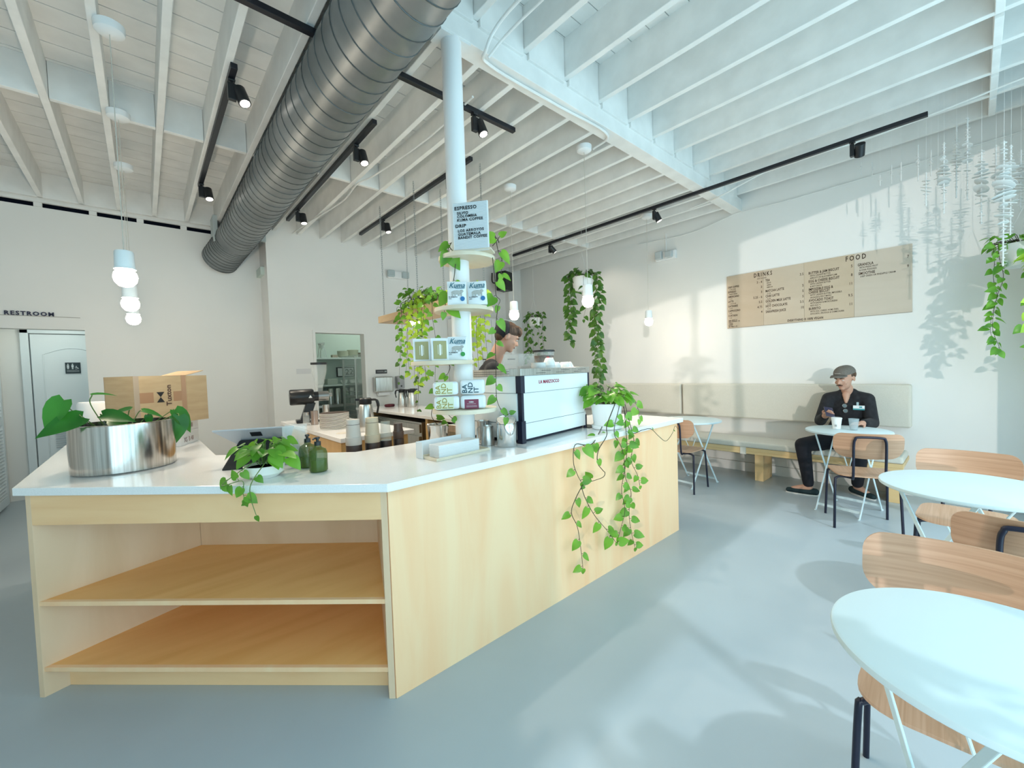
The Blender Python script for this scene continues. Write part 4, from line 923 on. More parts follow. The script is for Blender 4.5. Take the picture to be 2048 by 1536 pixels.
# ---------------------------------------------------------------- hanging shelf over the back bar
hx0, hx1, hy0, hy1, hz = 2.05, 2.42, 2.95, 4.58, 1.985
hsf = thing('hanging_shelf', 'long pale wood shelf hung on chains above back bar', 'hanging shelf', ((hx0+hx1)/2,3.8,hz))
MB().box(hx0,hx1,hy0,hy1,hz,hz+.018).box(hx0,hx0+.018,hy0,hy1,hz+.018,hz+.075).box(hx1-.018,hx1,hy0,hy1,hz+.018,hz+.075).box(hx0+.018,hx1-.018,hy1-.018,hy1,hz+.018,hz+.075).box(hx0+.018,hx1-.018,hy0,hy0+.018,hz+.018,hz+.075).build('shelf_tray', wood('hung_shelf_wood',(.62,.46,.28),(.54,.38,.21),(4,.6,4)), hsf, world=True, bevel=.002)
for (x,y_) in ((hx0+.03,4.48),(hx1-.03,4.48),(hx0+.03,3.70),(hx1-.03,3.70),(hx0+.03,3.02),(hx1-.03,3.02)):
    m=MB(); zz=hz+.03
    while zz < JB-.01:
        m.tube([(x-.006,y_,zz),(x-.006,y_,zz+.028),(x+.006,y_,zz+.028),(x+.006,y_,zz),(x-.006,y_,zz)],.0018,4,False); m.tube([(x,y_-.006,zz+.022),(x,y_-.006,zz+.05),(x,y_+.006,zz+.05),(x,y_+.006,zz+.022),(x,y_-.006,zz+.022)],.0018,4,False); zz+=.044
    m.build('chain', mat('grey_chain',(.35,.37,.37),.4,.7) if 'grey_chain' not in bpy.data.materials else bpy.data.materials['grey_chain'], hsf, world=True)
R_ = random.Random(21)
def shelf_plant(x, y, label, mats, vines, L, n, rad=.12, h=.14):
    t = thing('hanging_vine_plant', label, 'plant', (x,y,hz+.0185))
    MB().lathe([(0,0),(.05,0),(.07,.10),(.066,.10),(.048,.005),(0,.005)],n=26).build('pot', mat('clay_pot_w',(.55,.50,.44),.6), t, smooth=True)
    s,l = MB(),MB(); c = V((x,y,hz+.10)); tuft(s,l,c,n,rad,L,h,R_)
    for (dx,dy,z1,Lv,gap) in vines:
        p = c+V((dx*.4,dy*.4,.02)); q = c+V((dx,dy,.03)); e = V((x+dx*1.15,y+dy*1.15,z1)); mid = q.lerp(e,.5)+V((R_.uniform(-.04,.04),R_.uniform(-.04,.04),0))
        vine(s,l,[p,q,q.lerp(mid,.5)+V((R_.uniform(-.02,.02),0,0)),mid,e],Lv,gap,rnd=R_,face=(-.5,-.8,.3))
    s.build('stem', STEM, t, world=True, smooth=True); l.build('foliage', mats, t, world=True, smooth=True); return t
shelf_plant(2.16,3.86,'bushy green vine at the near left of the hanging shelf',LEAF,[(-.16,.05,1.55,.055,.04),(-.17,-.06,1.42,.05,.045),(-.13,.10,1.68,.06,.04)],.075,46,.17,.20)
shelf_plant(2.18,3.60,'lime green plant trailing off the middle of the hanging shelf',LEAFL,[(-.17,.05,1.30,.055,.022),(-.18,-.02,1.22,.05,.022),(-.15,-.10,1.36,.055,.025),(-.19,.10,1.40,.05,.025)],.07,30,.15,.10)
shelf_plant(2.17,3.36,'green vine on hanging shelf directly left of column',LEAF,[(-.18,.03,1.35,.06,.04),(-.16,-.06,1.24,.05,.05)],.075,26,.15,.12)
shelf_plant(2.20,3.08,'lime plant at the right end of hanging shelf beside column',LEAFL,[(-.08,-.12,1.38,.055,.02),(.0,-.17,1.28,.05,.02),(.08,-.16,1.20,.055,.02),(.13,-.12,1.42,.055,.025),(-.02,-.15,1.33,.05,.025)],.065,26,.14,.07)
shelf_plant(2.20,4.20,'thin dark vine hanging below the far end of shelf',LEAFD,[(-.10,.0,1.30,.05,.09)],.05,5,.06,.05)
iv = shelf_plant(2.26,3.75,'dark ivy hanging lowest toward the back bar',LEAFD,[(-.16,.03,1.02,.042,.020),(-.13,.06,1.20,.04,.03)],.04,8,.08,.04)
ul = thing('under_shelf_lamp', 'lit white dome lamp under hanging shelf left of column', 'lamp', (2.10,3.84,hz-.001))
MB().lathe([(.022,0),(.03,-.03),(.062,-.055),(.066,-.06),(.058,-.06),(.022,-.032),(0,-.03)],n=32).build('lamp_shade', WHITEPL, ul, smooth=True)
MB().lathe([(0,-.100),(.035,-.092),(.060,-.072),(.058,-.0605),(0,-.058)],n=28).build('bulb', BULB, ul, smooth=True)

# ---------------------------------------------------------------- hanging white planters
def planter(x, y, z, r, h, label, vines, L, leafm, n, seed, stemmat=STEM, tw=.9, sp_=.045, hook=True):
    R0 = random.Random(seed); t = thing('hanging_planter', label, 'plant', (x,y,z))
    MB().lathe([(0,0),(r*.82,0),(r*.86,.004),(r,h),(r*.95,h),(r*.8,.01),(0,.01)],n=36).build('pot', WHITEPL, t, smooth=True)
    MB().lathe([(0,h*.9),(r*.94,h*.9)],n=24).build('soil', SOIL, t)
    if hook:
        m=MB()
        for a in (0,2.09,4.19): m.tube([(r*.97*math.cos(a),r*.97*math.sin(a),h),(0,0,h+.30)],.0012,4)
        m.tube([(0,0,h+.30),(0,0,JB-z)],.0015,4); m.build('hanging_wire', mat('clear_line',(.6,.62,.6),.4) if 'clear_line' not in bpy.data.materials else bpy.data.materials['clear_line'], t)
    s,l=MB(),MB(); c=V((x,y,z+h)); tuft(s,l,c,n,r*1.5,L,.09,R0)
    for v in vines:
        a,zend,wob = v[0],v[1],v[2]; rr=r*1.15; px0=c+V((math.cos(a)*r*.6,math.sin(a)*r*.6,.01)); q=c+V((math.cos(a)*rr*1.15,math.sin(a)*rr*1.15,.02))
        pts=[px0,q]; zz=q.z; k=0
        while zz > zend+.12:
            zz-=.14; k+=1; pts.append(V((q.x+R0.uniform(-wob,wob),q.y+R0.uniform(-wob,wob),zz)))
        pts.append(V((q.x+R0.uniform(-wob,wob),q.y,zend)))
        vine(s,l,pts,L*tw,v[3] if len(v)>3 else sp_,rnd=R0,face=(-.75,-.55,.3))
    s.build('stem', stemmat, t, world=True, smooth=True); l.build('foliage', leafm, t, world=True, smooth=True); return t
# view-left on these is about the direction (-.66,.75)
va = math.atan2(.75,-.66)
planter(4.33,3.40,2.385,.14,.185,'larger white hanging planter with long dark vines on right wall side',
    [(va,1.80,.03),(va+.25,1.84,.03),(va-.4,2.0,.03),(va+PI,1.25,.05,.035),(va+PI+.3,1.34,.05,.035),(va+PI-.35,1.15,.04,.05),(va+PI-.6,1.7,.03),(va+PI/2,2.0,.02,.12),(va+.1,1.75,.10,.05)],.085,LEAFD,46,31)
planter(4.62,4.60,2.07,.095,.13,'smaller white hanging planter behind barista, farther back',
    [(va,1.52,.03),(va+.3,1.58,.03),(va-.3,1.62,.02),(va+PI,1.40,.02,.07),(va+PI-.3,1.50,.02,.08),(va+PI/2,1.66,.03,.06),(va+PI/2+.5,1.62,.03,.07)],.062,LEAFD,30,32,sp_=.05)
planter(5.28,-.27,2.09,.135,.18,'white hanging planter with bright vines beside the sunlit window',
    [(va,1.42,.03,.035),(va-.2,1.50,.03,.04),(va+.9,1.45,.02,.08),(va+1.2,1.75,.02,.06),(va+PI,1.38,.03,.04),(va+PI+.3,1.5,.03),(va+2.0,1.3,.03,.05)],.070,LEAF,60,33)
planter(4.95,-.42,1.90,.12,.15,'white hanging planter at the right image edge below window',
    [(va,1.30,.03,.035),(va+.4,1.35,.03,.035),(va+1.2,1.5,.02,.05)],.075,LEAFL,40,34)

# ---------------------------------------------------------------- paper mobile strands
MOB = mat('white_paper_disc', (.90,.90,.89), 0.6)
n_, l_, b_ = nodes(MOB); tl = n_.new('ShaderNodeBsdfTranslucent'); tl.inputs[0].default_value=(.85,.85,.83,1); mx=n_.new('ShaderNodeMixShader'); mx.inputs[0].default_value=.45
l_.new(b_.outputs[0],mx.inputs[1]); l_.new(tl.outputs[0],mx.inputs[2]); l_.new(mx.outputs[0],n_['Material Output'].inputs[0])
def strand(x, y, ztop, zbot, r, k):
    R0 = random.Random(100+k); t = thing('paper_mobile_strand', 'hanging strand of white paper discs by the sunlit right-hand window', 'mobile', (x,y,ztop), 0, 'white paper mobile strands')
    MB().cyl((0,0,zbot-ztop),(0,0,FDECK-ztop+.004),.0009,n=5).build('string', MOB, t)
    m = MB().cyl((0,0,zbot-ztop),(0,0,0),.005,n=6); L_ = ztop-zbot; nd = max(5,int(L_/.025))
    for i in range(nd):
        f = (i+.5)/nd; e = r*(.30+.78*math.exp(-((f-.45)/.24)**2))*R0.uniform(.6,1.2); z = -L_*f; a = R0.uniform(0,PI); w_ = e*R0.uniform(.35,.7)
        Rm = Euler((R0.uniform(-.3,.3),R0.uniform(-.45,.15),a)).to_matrix(); N=12
        vs=[V((e*math.copysign(abs(math.cos(2*PI*j/N))**1.0,math.cos(2*PI*j/N)),w_*math.sin(2*PI*j/N),0)) for j in range(N)]
        m.add([Rm@(v+V((0,0,-.001)))+V((0,0,z)) for v in vs]+[Rm@(v+V((0,0,.001)))+V((0,0,z)) for v in vs],[tuple(range(N-1,-1,-1)),tuple(range(N,2*N))]+[(j,(j+1)%N,N+(j+1)%N,N+j) for j in range(N)])
    m.build('paper_disc', MOB, t)
k = 0
for (px_,ya,yb,X_,r) in ((1888,285,428,4.9,.05),(1876,335,372,5.0,.03),(1852,345,412,4.9,.04),(1913,250,396,5.1,.035),(1935,235,402,5.0,.04),(1963,300,448,4.9,.055),(1992,290,400,5.15,.045),(2008,282,532,4.8,.07),(2022,290,470,4.95,.06),(2042,300,420,5.2,.05),
    (1836,290,362,5.1,.02),(1862,300,352,5.2,.02),(1760,350,372,5.2,.016),(1783,330,368,5.2,.016),(1802,325,362,5.1,.016),(1722,325,350,5.3,.014),(1744,325,352,5.3,.014),
    (2070,300,480,4.9,.06),(2100,290,430,5.0,.05),(2140,300,520,4.8,.06),(2180,280,450,5.0,.05)):
    p_, q_ = onx(px_,ya,X_), onx(px_,yb,X_)
    strand(p_.x,p_.y,p_.z,q_.z,r,k); k += 1

# ---------------------------------------------------------------- duct, tracks, pendants, cables
du = thing('spiral_duct', 'large galvanised spiral air duct running under the joists', 'duct', (.926,3,3.105))
path = [V((.935,FY+.02,3.105)),V((.926,5.75,3.105)),V((.915,6.0,3.095)),V((.875,6.2,3.04)),V((.80,6.43,2.93))]
MB().tube([path[0]]+[path[0].lerp(path[1],i/12) for i in range(1,13)]+path[2:], .197, 56).build('duct_shell', GALV, du, world=True, smooth=True)
sm = MB(); s = FY+.05; pitch=.115
tot = []; 
for i in range(int((5.9-FY)/pitch*28)):
    y_ = FY+.04+i*pitch/28; a = 2*PI*i/28; x_ = .935-.009*(y_-FY)/6.4
    tot.append((x_+.1985*math.cos(a), y_, 3.105+.1985*math.sin(a)))
sm.tube(tot, .0032, 4)
d_ = (path[4]-path[3]).normalized(); u_ = d_.orthogonal().normalized(); w_ = d_.cross(u_); tt=[]
Lp = (path[4]-path[2]).length
for i in range(int(Lp/.045*28)):
    f = i/(Lp/.045*28); 
    c_ = path[2].lerp(path[3],f*2) if f<.5 else path[3].lerp(path[4],f*2-1)
    tt.append(c_+(u_*math.cos(2*PI*i/28)+w_*math.sin(2*PI*i/28))*.1985)
sm.tube(tt, .0035, 4); sm.build('seam', SEAM, du, world=True)
MB().cyl(path[4]-d_*.01, path[4]+d_*.004,.199,.199,40).build('end_cap', GALV, du, world=True, smooth=True)
FL = mat('blue_grey_flange',(.50,.56,.56),.5); MB().box(.70,.745,6.02,6.26,3.05,3.36).box(.745,.80,6.02,6.26,3.02,3.07).build('collar_plate', FL, du, world=True, bevel=.004); MB().box(1.17,1.243,6.0,6.05,3.13,3.40).build('collar_plate', FL, du, world=True, bevel=.004)

def track(p, q, label):
    t = thing('lighting_track', label, 'light track', tuple((V(p)+V(q))/2)); d = V(q)-V(p)
    if abs(d.x) > abs(d.y): m=MB().box(p[0],q[0],p[1]-.018,p[1]+.018,JB-.034,JB-.0005)
    else: m=MB().box(p[0]-.018,p[0]+.018,p[1],q[1],JB-.034,JB-.0005)
    m.build('rail', BLACK, t, world=True, bevel=.002)
    return t
track((.495,2.97,0),(.495,5.0,0),'black light track at far left, left of the duct')
track((1.375,2.98,0),(1.375,5.48,0),'black light track immediately right of the duct')
track((2.255,2.97,0),(2.255,5.48,0),'black light track behind the column over back bar')
track((.30,2.42,0),(2.27,2.42,0),'black light track crossing behind the duct and column')
track((4.65,.24,0),(4.65,5.08,0),'very long black light track above the tables and bench')
def spot(x, y, aim, label, lit=True, power=62, group=None, fl=0):
    t = thing('track_spotlight', label, 'spotlight', (x,y,JB-.036))
    MB().box(-.02,.02,-.02,.02,-.012,0).cyl((0,0,-.012),(0,0,-.05),.010,n=12).obox((.0,.0,-.075),(.045,.03,.10),Matrix.Identity(3)).build('mount', BLACKPL, t, bevel=.003)
    a = V(aim).normalized(); c = V((.05 if fl==0 else -.05,-.01,-.085)) if abs(aim[0])<abs(aim[1])*3 else V((.0,-.05,-.085))
    MB().cyl(c-a*.05, c+a*.055,.036,n=28).cyl(c-a*.015,V((0,0,-.085)),.012,n=10).build('lamp_can', BLACKPL, t, smooth=True, bevel=.002)
    if lit:
        MB().cyl(c+a*.0555, c+a*.057,.028,n=24).build('lens', SPOTF, t)
        l = bpy.data.lights.new('spot_beam','SPOT'); l.energy = power; l.spot_size = math.radians(80); l.spot_blend = .7; l.shadow_soft_size = .03; l.color=(1,.88,.72)
        o = bpy.data.objects.new('spot_beam', l); C.objects.link(o); o.location = V((x,y,JB-.036))+c+a*.07; o.rotation_euler = a.to_track_quat('-Z','Y').to_euler()
    else: MB().cyl(c+a*.0555, c+a*.057,.031,n=24).build('lens', mat('unlit_lens',(.5,.5,.5),.2) if 'unlit_lens' not in bpy.data.materials else bpy.data.materials['unlit_lens'], t)
dn = (0.15,-.35,-1)
spot(.495,3.09,(.25,-.35,-1),'lit black spotlight near the front end of the far left track')
spot(.495,4.90,(.1,-.25,-1),'lit black spotlight at the far end of the far left track')
spot(1.375,3.35,(.1,-.3,-1),'nearer lit black spotlight on the track right of the duct')
spot(1.375,5.05,(.1,-.15,-1),'farther lit black spotlight on the track right of the duct')
spot(1.88,2.42,(.15,-.35,-1),'lit black spotlight on the cross track right of the column')
spot(2.255,3.34,(.1,-.2,-1),'nearer lit spotlight on track behind column, just left of it')
spot(2.255,4.78,(.1,-.2,-1),'farther lit spotlight on the track over back bar')
spot(4.65,.70,(.7,.15,-.75),'unlit spotlight nearest the paper mobile on the long track',False,fl=1)
spot(4.65,2.55,(.35,-.35,-1),'spotlight at the middle of the long track aimed at menu wall',True,14)
spot(4.65,4.25,(.75,-.25,-.75),'spotlight at the far end of the long track',True,15,fl=1)

def pendant(x, y, zb, label, sc_=1.0, group=None, power=11, top=JB):
    t = thing('pendant_lamp', label, 'pendant lamp', (x,y,top))
    MB().lathe([(0,-.05),(.045,-.05),(.062,-.038),(.065,-.012),(.065,0),(0,0)],n=32).build('ceiling_canopy', WHITEPL, t, smooth=True)
    L_ = top-zb
    MB().cyl((0,0,-.05),(0,0,-L_+.13*sc_),.0022,n=6).build('cord', mat('beige_cord',(.55,.52,.46),.7) if 'beige_cord' not in bpy.data.materials else bpy.data.materials['beige_cord'], t)
    h = -L_
    MB().lathe([(0,h+.135),(.036*sc_,h+.135),(.041*sc_,h+.128),(.043*sc_,h+.045),(.047*sc_,h+.042),(.047*sc_,h+.036),(0,h+.036)],n=32).build('socket_holder', mat('opal_white',(.80,.86,.88),.3) if 'opal_white' not in bpy.data.materials else bpy.data.materials['opal_white'], t, smooth=True)
    MB().lathe([(0,h-.060),(.028,h-.053),(.046,h-.032),(.052,h-.006),(.047,h+.018),(.032,h+.0355),(0,h+.0355)],n=28).build('globe_bulb', BULB, t, smooth=True)
    l = bpy.data.lights.new('pendant_glow','POINT'); l.energy = power; l.shadow_soft_size=.055; l.color=(1,.85,.66)
    o = bpy.data.objects.new('pendant_glow', l); C.objects.link(o); o.location=(x,y,zb-.13)
pendant(-.048,3.066,1.975,'nearest and largest of the three left pendant lamps')
pendant(-.046,4.018,1.965,'middle of the three left pendant lamps, partly behind the first')
pendant(-.043,4.957,1.965,'farthest and lowest looking of the three left pendant lamps')
pendant(2.921,2.24,1.98,'lit pendant lamp in front of larger hanging planter')
pendant(2.92,3.201,1.975,'lit pendant lamp directly over barista head')
pendant(4.843,2.761,1.96,'lit pendant lamp hanging left of the menu board')
def cable(pts, r, label, m=WHITE_WOOD):
    tag(MB().tube(spline(pts,8), r, 8).build('cable', m, smooth=True), label, 'cable')
cable([(1.60,FY,FJB-.03),(1.65,1.2,FJB-.02),(1.62,1.75,FJB-.05),(1.58,1.90,3.27),(1.7,2.0,3.285),(2.3,2.0,3.288),(2.9,1.99,3.288),(3.0,2.2,3.288)],.010,'white electrical cable bending round the girder beside the column')
cable([(1.72,FY,FJB-.03),(1.73,1.3,FJB-.03),(1.69,1.8,FJB-.08),(1.62,1.93,3.26)],.008,'second white cable beside the bent one near the column')
cable([(1.78,2.3,3.285),(1.80,3.0,3.29),(1.72,3.8,3.285),(1.66,4.05,3.28),(1.70,4.6,3.29),(1.60,5.4,3.285),(1.55,6.0,3.29)],.008,'white cable snaking under joists right of the duct')
cable([(4.9,FY,3.44),(5.1,.6,3.43),(4.95,1.3,3.40),(4.9,1.85,3.27),(5.0,2.03,3.285),(5.05,2.3,3.288)],.009,'white cable looping over the girder above the long track')
cable([(RX-.012,-.5,3.30),(RX-.012,.6,3.28),(RX-.012,1.4,3.27),(RX-.03,2.0,3.275),(RX-.012,2.6,3.20),(RX-.012,3.4,3.24)],.006,'thin wire along the top of the menu wall')

# ---------------------------------------------------------------- menu board
mn = thing('menu_board', 'wide four-panel pale wood menu board with DRINKS and FOOD columns', 'menu board', (RX-.012,1.27,2.17))
y0_, y1_, mz0, mz1 = .40, 2.135, 1.840, 2.512
seams = [2.135, 1.712, 1.295, .848, .40]
for k in range(4):
    wm = wood('menu_panel_wood_%d'%k, ((.50,.39,.28),(.54,.44,.33),(.53,.42,.30),(.56,.48,.39))[k], ((.54,.43,.32),(.58,.48,.37),(.57,.46,.34),(.60,.52,.43))[k], (1,.6,2.5), 1.4)
    MB().box(RX-.014,RX-.002,seams[k+1]+.0008,seams[k]-.0008,mz0,mz1).build('board_panel', wm, mn, world=True)
mt = MB(); XF = RX-.0145
W_, H_ = y1_-y0_, mz1-mz0
def mtxt(s, fx, fy, size, align='LEFT', sx=.9, bold=.02, sp=1.06):
    # fx 0..1 from the board's left edge, fy 0..1 from its top
    mt.text(s, size, (XF, y1_-fx*W_, mz1-fy*H_), (0,-1,0), (0,0,1), .0012, align=align, sx=sx, bold=bold, spacing=sp)
mtxt('DRINKS',.183,.105,.070,sx=.62,sp=1.45); mtxt('HOT OR ICED',.205,.150,.022,bold=.0,sx=.7)
mtxt('FOOD',.700,.098,.074,sx=.64,sp=1.5)
def item(fx, fy, title, subs=(), price=None, pf=None, size=.037, sub=.024, dy=.045, sx=.64):
    mtxt(title, fx, fy, size, sx=sx)
    for i,s_ in enumerate(subs): mtxt(s_, fx+.008, fy+dy*.88*(i+1), sub, sx=.66, bold=.006)
    if price: mtxt(price, pf, fy-.008, .040, 'RIGHT', sx=.75, bold=.008)
for i,(t__,ss,p__) in enumerate((('DRIP COFFEE',('12 OZ 16 OZ',),'3 - 4'),('ESPRESSO',('SINGLE ORIGIN',),'3'),('AMERICANO',('12 OZ',),'3'),('LATTE',('12 OZ 16 OZ',),'5.25 - 6'),('OATSHAKE',('12 OZ',),'5.5'),('CAPPUCCINO',('8 OZ',),'4.75'),('CORTADO',('4 OZ',),'4'))):
    item(.008,.232+i*.0905,t__,ss,p__,.236,.034,.020,.042)
for i,s_ in enumerate(('ADD SHOT +1','ADD FLAVOR +.75','VANILLA','CARAMEL','MOCHA','ALT MILK +.75')): mtxt(s_,.010,.858+i*.0245,.017 if i in (2,3,4) else .022,sx=.7)
for i,(t__,ss,p__,dy_) in enumerate((('TEA',('BLACK','GREEN','HIBISCUS'),'3.5',.212),('MATCHA LATTE',('12 OZ',),'5',.405),('CHAI LATTE',('12 OZ',),'5',.498),('GOLDEN MILK LATTE',('12 OZ',),'5',.590),('HOT CHOCOLATE',('12 OZ',),'3.5',.680),('SARAFRESH JUICE',(),'10',.778))):
    item(.257,dy_,t__,ss,p__,.482,.040,.022)
for i,(t__,ss,p__,dy_) in enumerate((('BUTTER & JAM BISCUIT',('WITH CASHEW BUTTER','APRICOT OR BLACKBERRY JAM'),'5',.212),('EGG & CHEESE BISCUIT',('WITH CASHEW BUTTER','& HOT SAUCE'),'8',.350),('IMPOSSIBLE EGG &',(),'11',.487),('CHEESE BISCUIT',('WITH CASHEW BUTTER, IMPOSSIBLE','SAUSAGE & SPICY MAPLE'),None,.537),('AVOCADO TOAST',('WITH RADISH & MICROGREENS','ADD EGG +1'),'9.5',.672),('BURRITO',('WITH EGG, CHEESE, HOME FRIES,','AVOCADO, ARUGULA & CHIMICHURRI'),'11',.812))):
    item(.509,dy_,t__,ss,p__,.735,.040,.025)
item(.759,.207,'GRANOLA',('WITH FRESH FRUIT','& CHIA PUDDING'),'7',.986,.040,.025); item(.763,.345,'SMOOTHIE',('DEEP GREEN OR PINEAPPLE CREAM',),'9',.986,.040,.025)
mtxt('EVERYTHING IS 100% VEGAN',.388,.975,.036,sx=.70)
mt.build('lettering', BROWNTXT, mn, world=True)
MB().box(RX-.0145,RX-.0138,y0_,y1_,mz0,mz0+.002).build('board_edge', BROWNTXT, mn, world=True)

# restroom lettering and door sign
rs = thing('restroom_lettering', 'small dark RESTROOM letters on a thin rail over the hall opening', 'sign', (-.83,LY-.01,2.13))
a_, b__ = ony(8,625,LY), ony(90,628,LY)
zr = oy_ = ony(60,627,LY).z
MB().text('RESTROOM',.056,(a_.x,LY-.012,zr-.02),(1,0,0),(0,0,1),.006,bold=.03,spacing=1.25,sx=1.0).build('letters', mat('navy_letters',(.015,.015,.05),.5), rs, world=True)
MB().box(-1.10,ony(160,630,LY).x,LY-.006,LY-.001,zr-.028,zr-.022).build('rail', mat('thin_grey_rail',(.40,.38,.34),.5), rs, world=True)
ds = thing('restroom_sign', 'black all-gender accessible restroom sign on the hall door', 'sign', tuple(ony(146,736,7.69)))
p_ = ony(146,736,7.69)
MB().box(-.135,.135,-.004,.008,-.14,.14).build('sign_plate', mat('blackgreen_plate',(.01,.025,.03),.4), ds, bevel=.002)
fg = MB()
for x in (-.085,-.005): fg.ball((x,-.005,.095),(.015,.003,.015),12).box(x-.020,x+.020,-.007,-.0041,.02,.075).box(x-.013,x-.002,-.007,-.0041,-.03,.02).box(x+.002,x+.013,-.007,-.0041,-.03,.02)
fg.add([(-.11,-.0065,.0),(-.06,-.0065,.0),(-.085,-.0065,.05)],[(0,1,2)])
fg.ball((.06,-.005,.04),(.011,.003,.011),10).tube([(.06+.028*math.cos(a),-.0055,-.005+.026*math.sin(a)) for a in [i*.35-2.6 for i in range(16)]],.004,5).box(.055,.064,-.007,-.0041,-.005,.03).tube([(.06,-.0055,.0),(.09,-.0055,.0),(.105,-.0055,-.025)],.004,5)
fg.box(-.11,.11,-.0065,-.0041,-.066,-.060).box(-.11,.11,-.0065,-.0041,-.092,-.086)
fg.build('sign_symbols', mat('sign_pale',(.62,.68,.70),.5), ds)
ds.scale=(.5,1,.5)

# ---------------------------------------------------------------- chairs and tables
def make_chair():
    t = thing('cafe_chair', '-', 'chair', (0,0,0), 0, None)
    # seat: moulded veneer, rounded trapezoid with a soft dip
    nx, ny = 12, 12; vs=[]; fs=[]
    def outline(a):
        c, s = math.cos(a), math.sin(a); e = .42
        x = .205*math.copysign(abs(c)**e, c); y = .205*math.copysign(abs(s)**e, s)
        return x, y*(1+.06*(x/.2))
    rings = [0,.35,.65,.85,.96,1.0]; N=40
    for layer, dz in ((1,0),(0,-.010)):
        for q in rings[1:]:
            for i in range(N):
                x,y = outline(2*PI*i/N); x*=q; y*=q
                z = .452 - .012*math.exp(-((x+.02)**2+y*y)/.015) - (.010 if x>.15 else 0)*((x-.15)/.05)**2*1.0 - .000
                vs.append((x,y,z+dz))
    M_=len(rings)-1; vs += [(0,0,.440),(0,0,.430)]; ct_=len(vs)-2
    for k in range(M_-1):
        for i in range(N): fs.append((k*N+i,k*N+(i+1)%N,(k+1)*N+(i+1)%N,(k+1)*N+i)[::-1]); fs.append(((M_+k)*N+i,(M_+k)*N+(i+1)%N,(M_+k+1)*N+(i+1)%N,(M_+k+1)*N+i))
    for i in range(N):
        fs.append((ct_,i,(i+1)%N)); fs.append((ct_+1,M_*N+(i+1)%N,M_*N+i)); fs.append(((M_-1)*N+i,(M_-1)*N+(i+1)%N,(2*M_-1)*N+(i+1)%N,(2*M_-1)*N+i)[::-1])
    MB().add(vs,fs).build('seat', OAK_S, t, smooth=True)
    # backrest: curved veneer panel with big rounded lower corners
    mb=MB(); cols=21; rows=19; W=.222
    vs=[]; fs=[]
    def half_w(v):
        if v > .45: return W-.052*(1-math.sqrt(max(0,1-((v-.45)/.55)**2)))
        if v < -.1: return W-.004*(-.1-v)-.085*(1-math.sqrt(max(0,1-((-.1-v)/.9)**2)))
        return W
    for side in (0,1):
        for j in range(rows):
            v = math.sin(PI/2*(-1+2*j/(rows-1)))
            for i in range(cols):
                u = -1+2*i/(cols-1); y = u*half_w(v)
                vs.append((-.235+.055*(y/W)**2 - .02*v + side*.010, y, .700+.100*v-.006*(1-u*u)*(v<-.9)))
    n_=rows*cols
    for j in range(rows-1):
        for i in range(cols-1):
            a=j*cols+i; fs.append((a,a+1,a+cols+1,a+cols)[::-1]); fs.append((n_+a,n_+a+1,n_+a+cols+1,n_+a+cols))
    for i in range(cols-1): fs.append((i,i+1,n_+i+1,n_+i)); b=(rows-1)*cols+i; fs.append((b,b+1,n_+b+1,n_+b)[::-1])
    for j in range(rows-1): a=j*cols; fs.append((a,a+cols,n_+a+cols,n_+a)[::-1]); a=j*cols+cols-1; fs.append((a,a+cols,n_+a+cols,n_+a))
    MB().add(vs,fs).build('backrest', OAK, t, smooth=True)
    hoop = [(-.175,-.10,.425),(-.215,-.10,.43),(-.232,-.100,.50),(-.246,-.100,.70),(-.254,-.092,.755),(-.257,-.07,.772),(-.257,.07,.772),(-.254,.092,.755),(-.246,.100,.70),(-.232,.100,.50),(-.215,.10,.43),(-.175,.10,.425)]
    MB().tube(spline(hoop,5),.0095,10).build('back_hoop', NAVYBLK, t, smooth=True)
    for s in (-1,1):
        MB().tube(spline([(-.175,s*.10,.425),(-.15,s*.15,.428),(-.152,s*.195,.415),(-.158,s*.205,.37),(-.185,s*.215,.0)],5),.0095,10).build('leg', NAVYBLK, t, smooth=True)
        MB().tube(spline([(.12,s*.06,.425),(.14,s*.15,.428),(.152,s*.195,.415),(.16,s*.205,.37),(.195,s*.215,.0)],5),.0095,10).build('leg', NAVYBLK, t, smooth=True)
    MB().box(-.185,.135,-.11,-.095,.418,.428).box(-.185,.135,.095,.11,.418,.428).build('seat_frame', NAVYBLK, t, bevel=.002)
    return t
chair0 = make_chair(); chair0.location=(4.46,.62,0); chair0.rotation_euler=(0,0,math.radians(20)); chair0['label']='oak and black tube chair with its back to us, opposite seated man'
chair0['group']='oak cafe chairs'
dup(chair0,(4.50,2.20,0),math.radians(2),'oak cafe chair half hidden by the far end of the counter')
dup(chair0,(3.56,.02,0),math.radians(181),'oak chair facing us beyond the middle right table')
dup(chair0,(2.55,-.16,0),math.radians(2),'oak chair back showing black hoop, between the two right tables')
dup(chair0,(1.655,.02,0),math.radians(183),'nearest oak chair, tucked under foreground table at lower right')

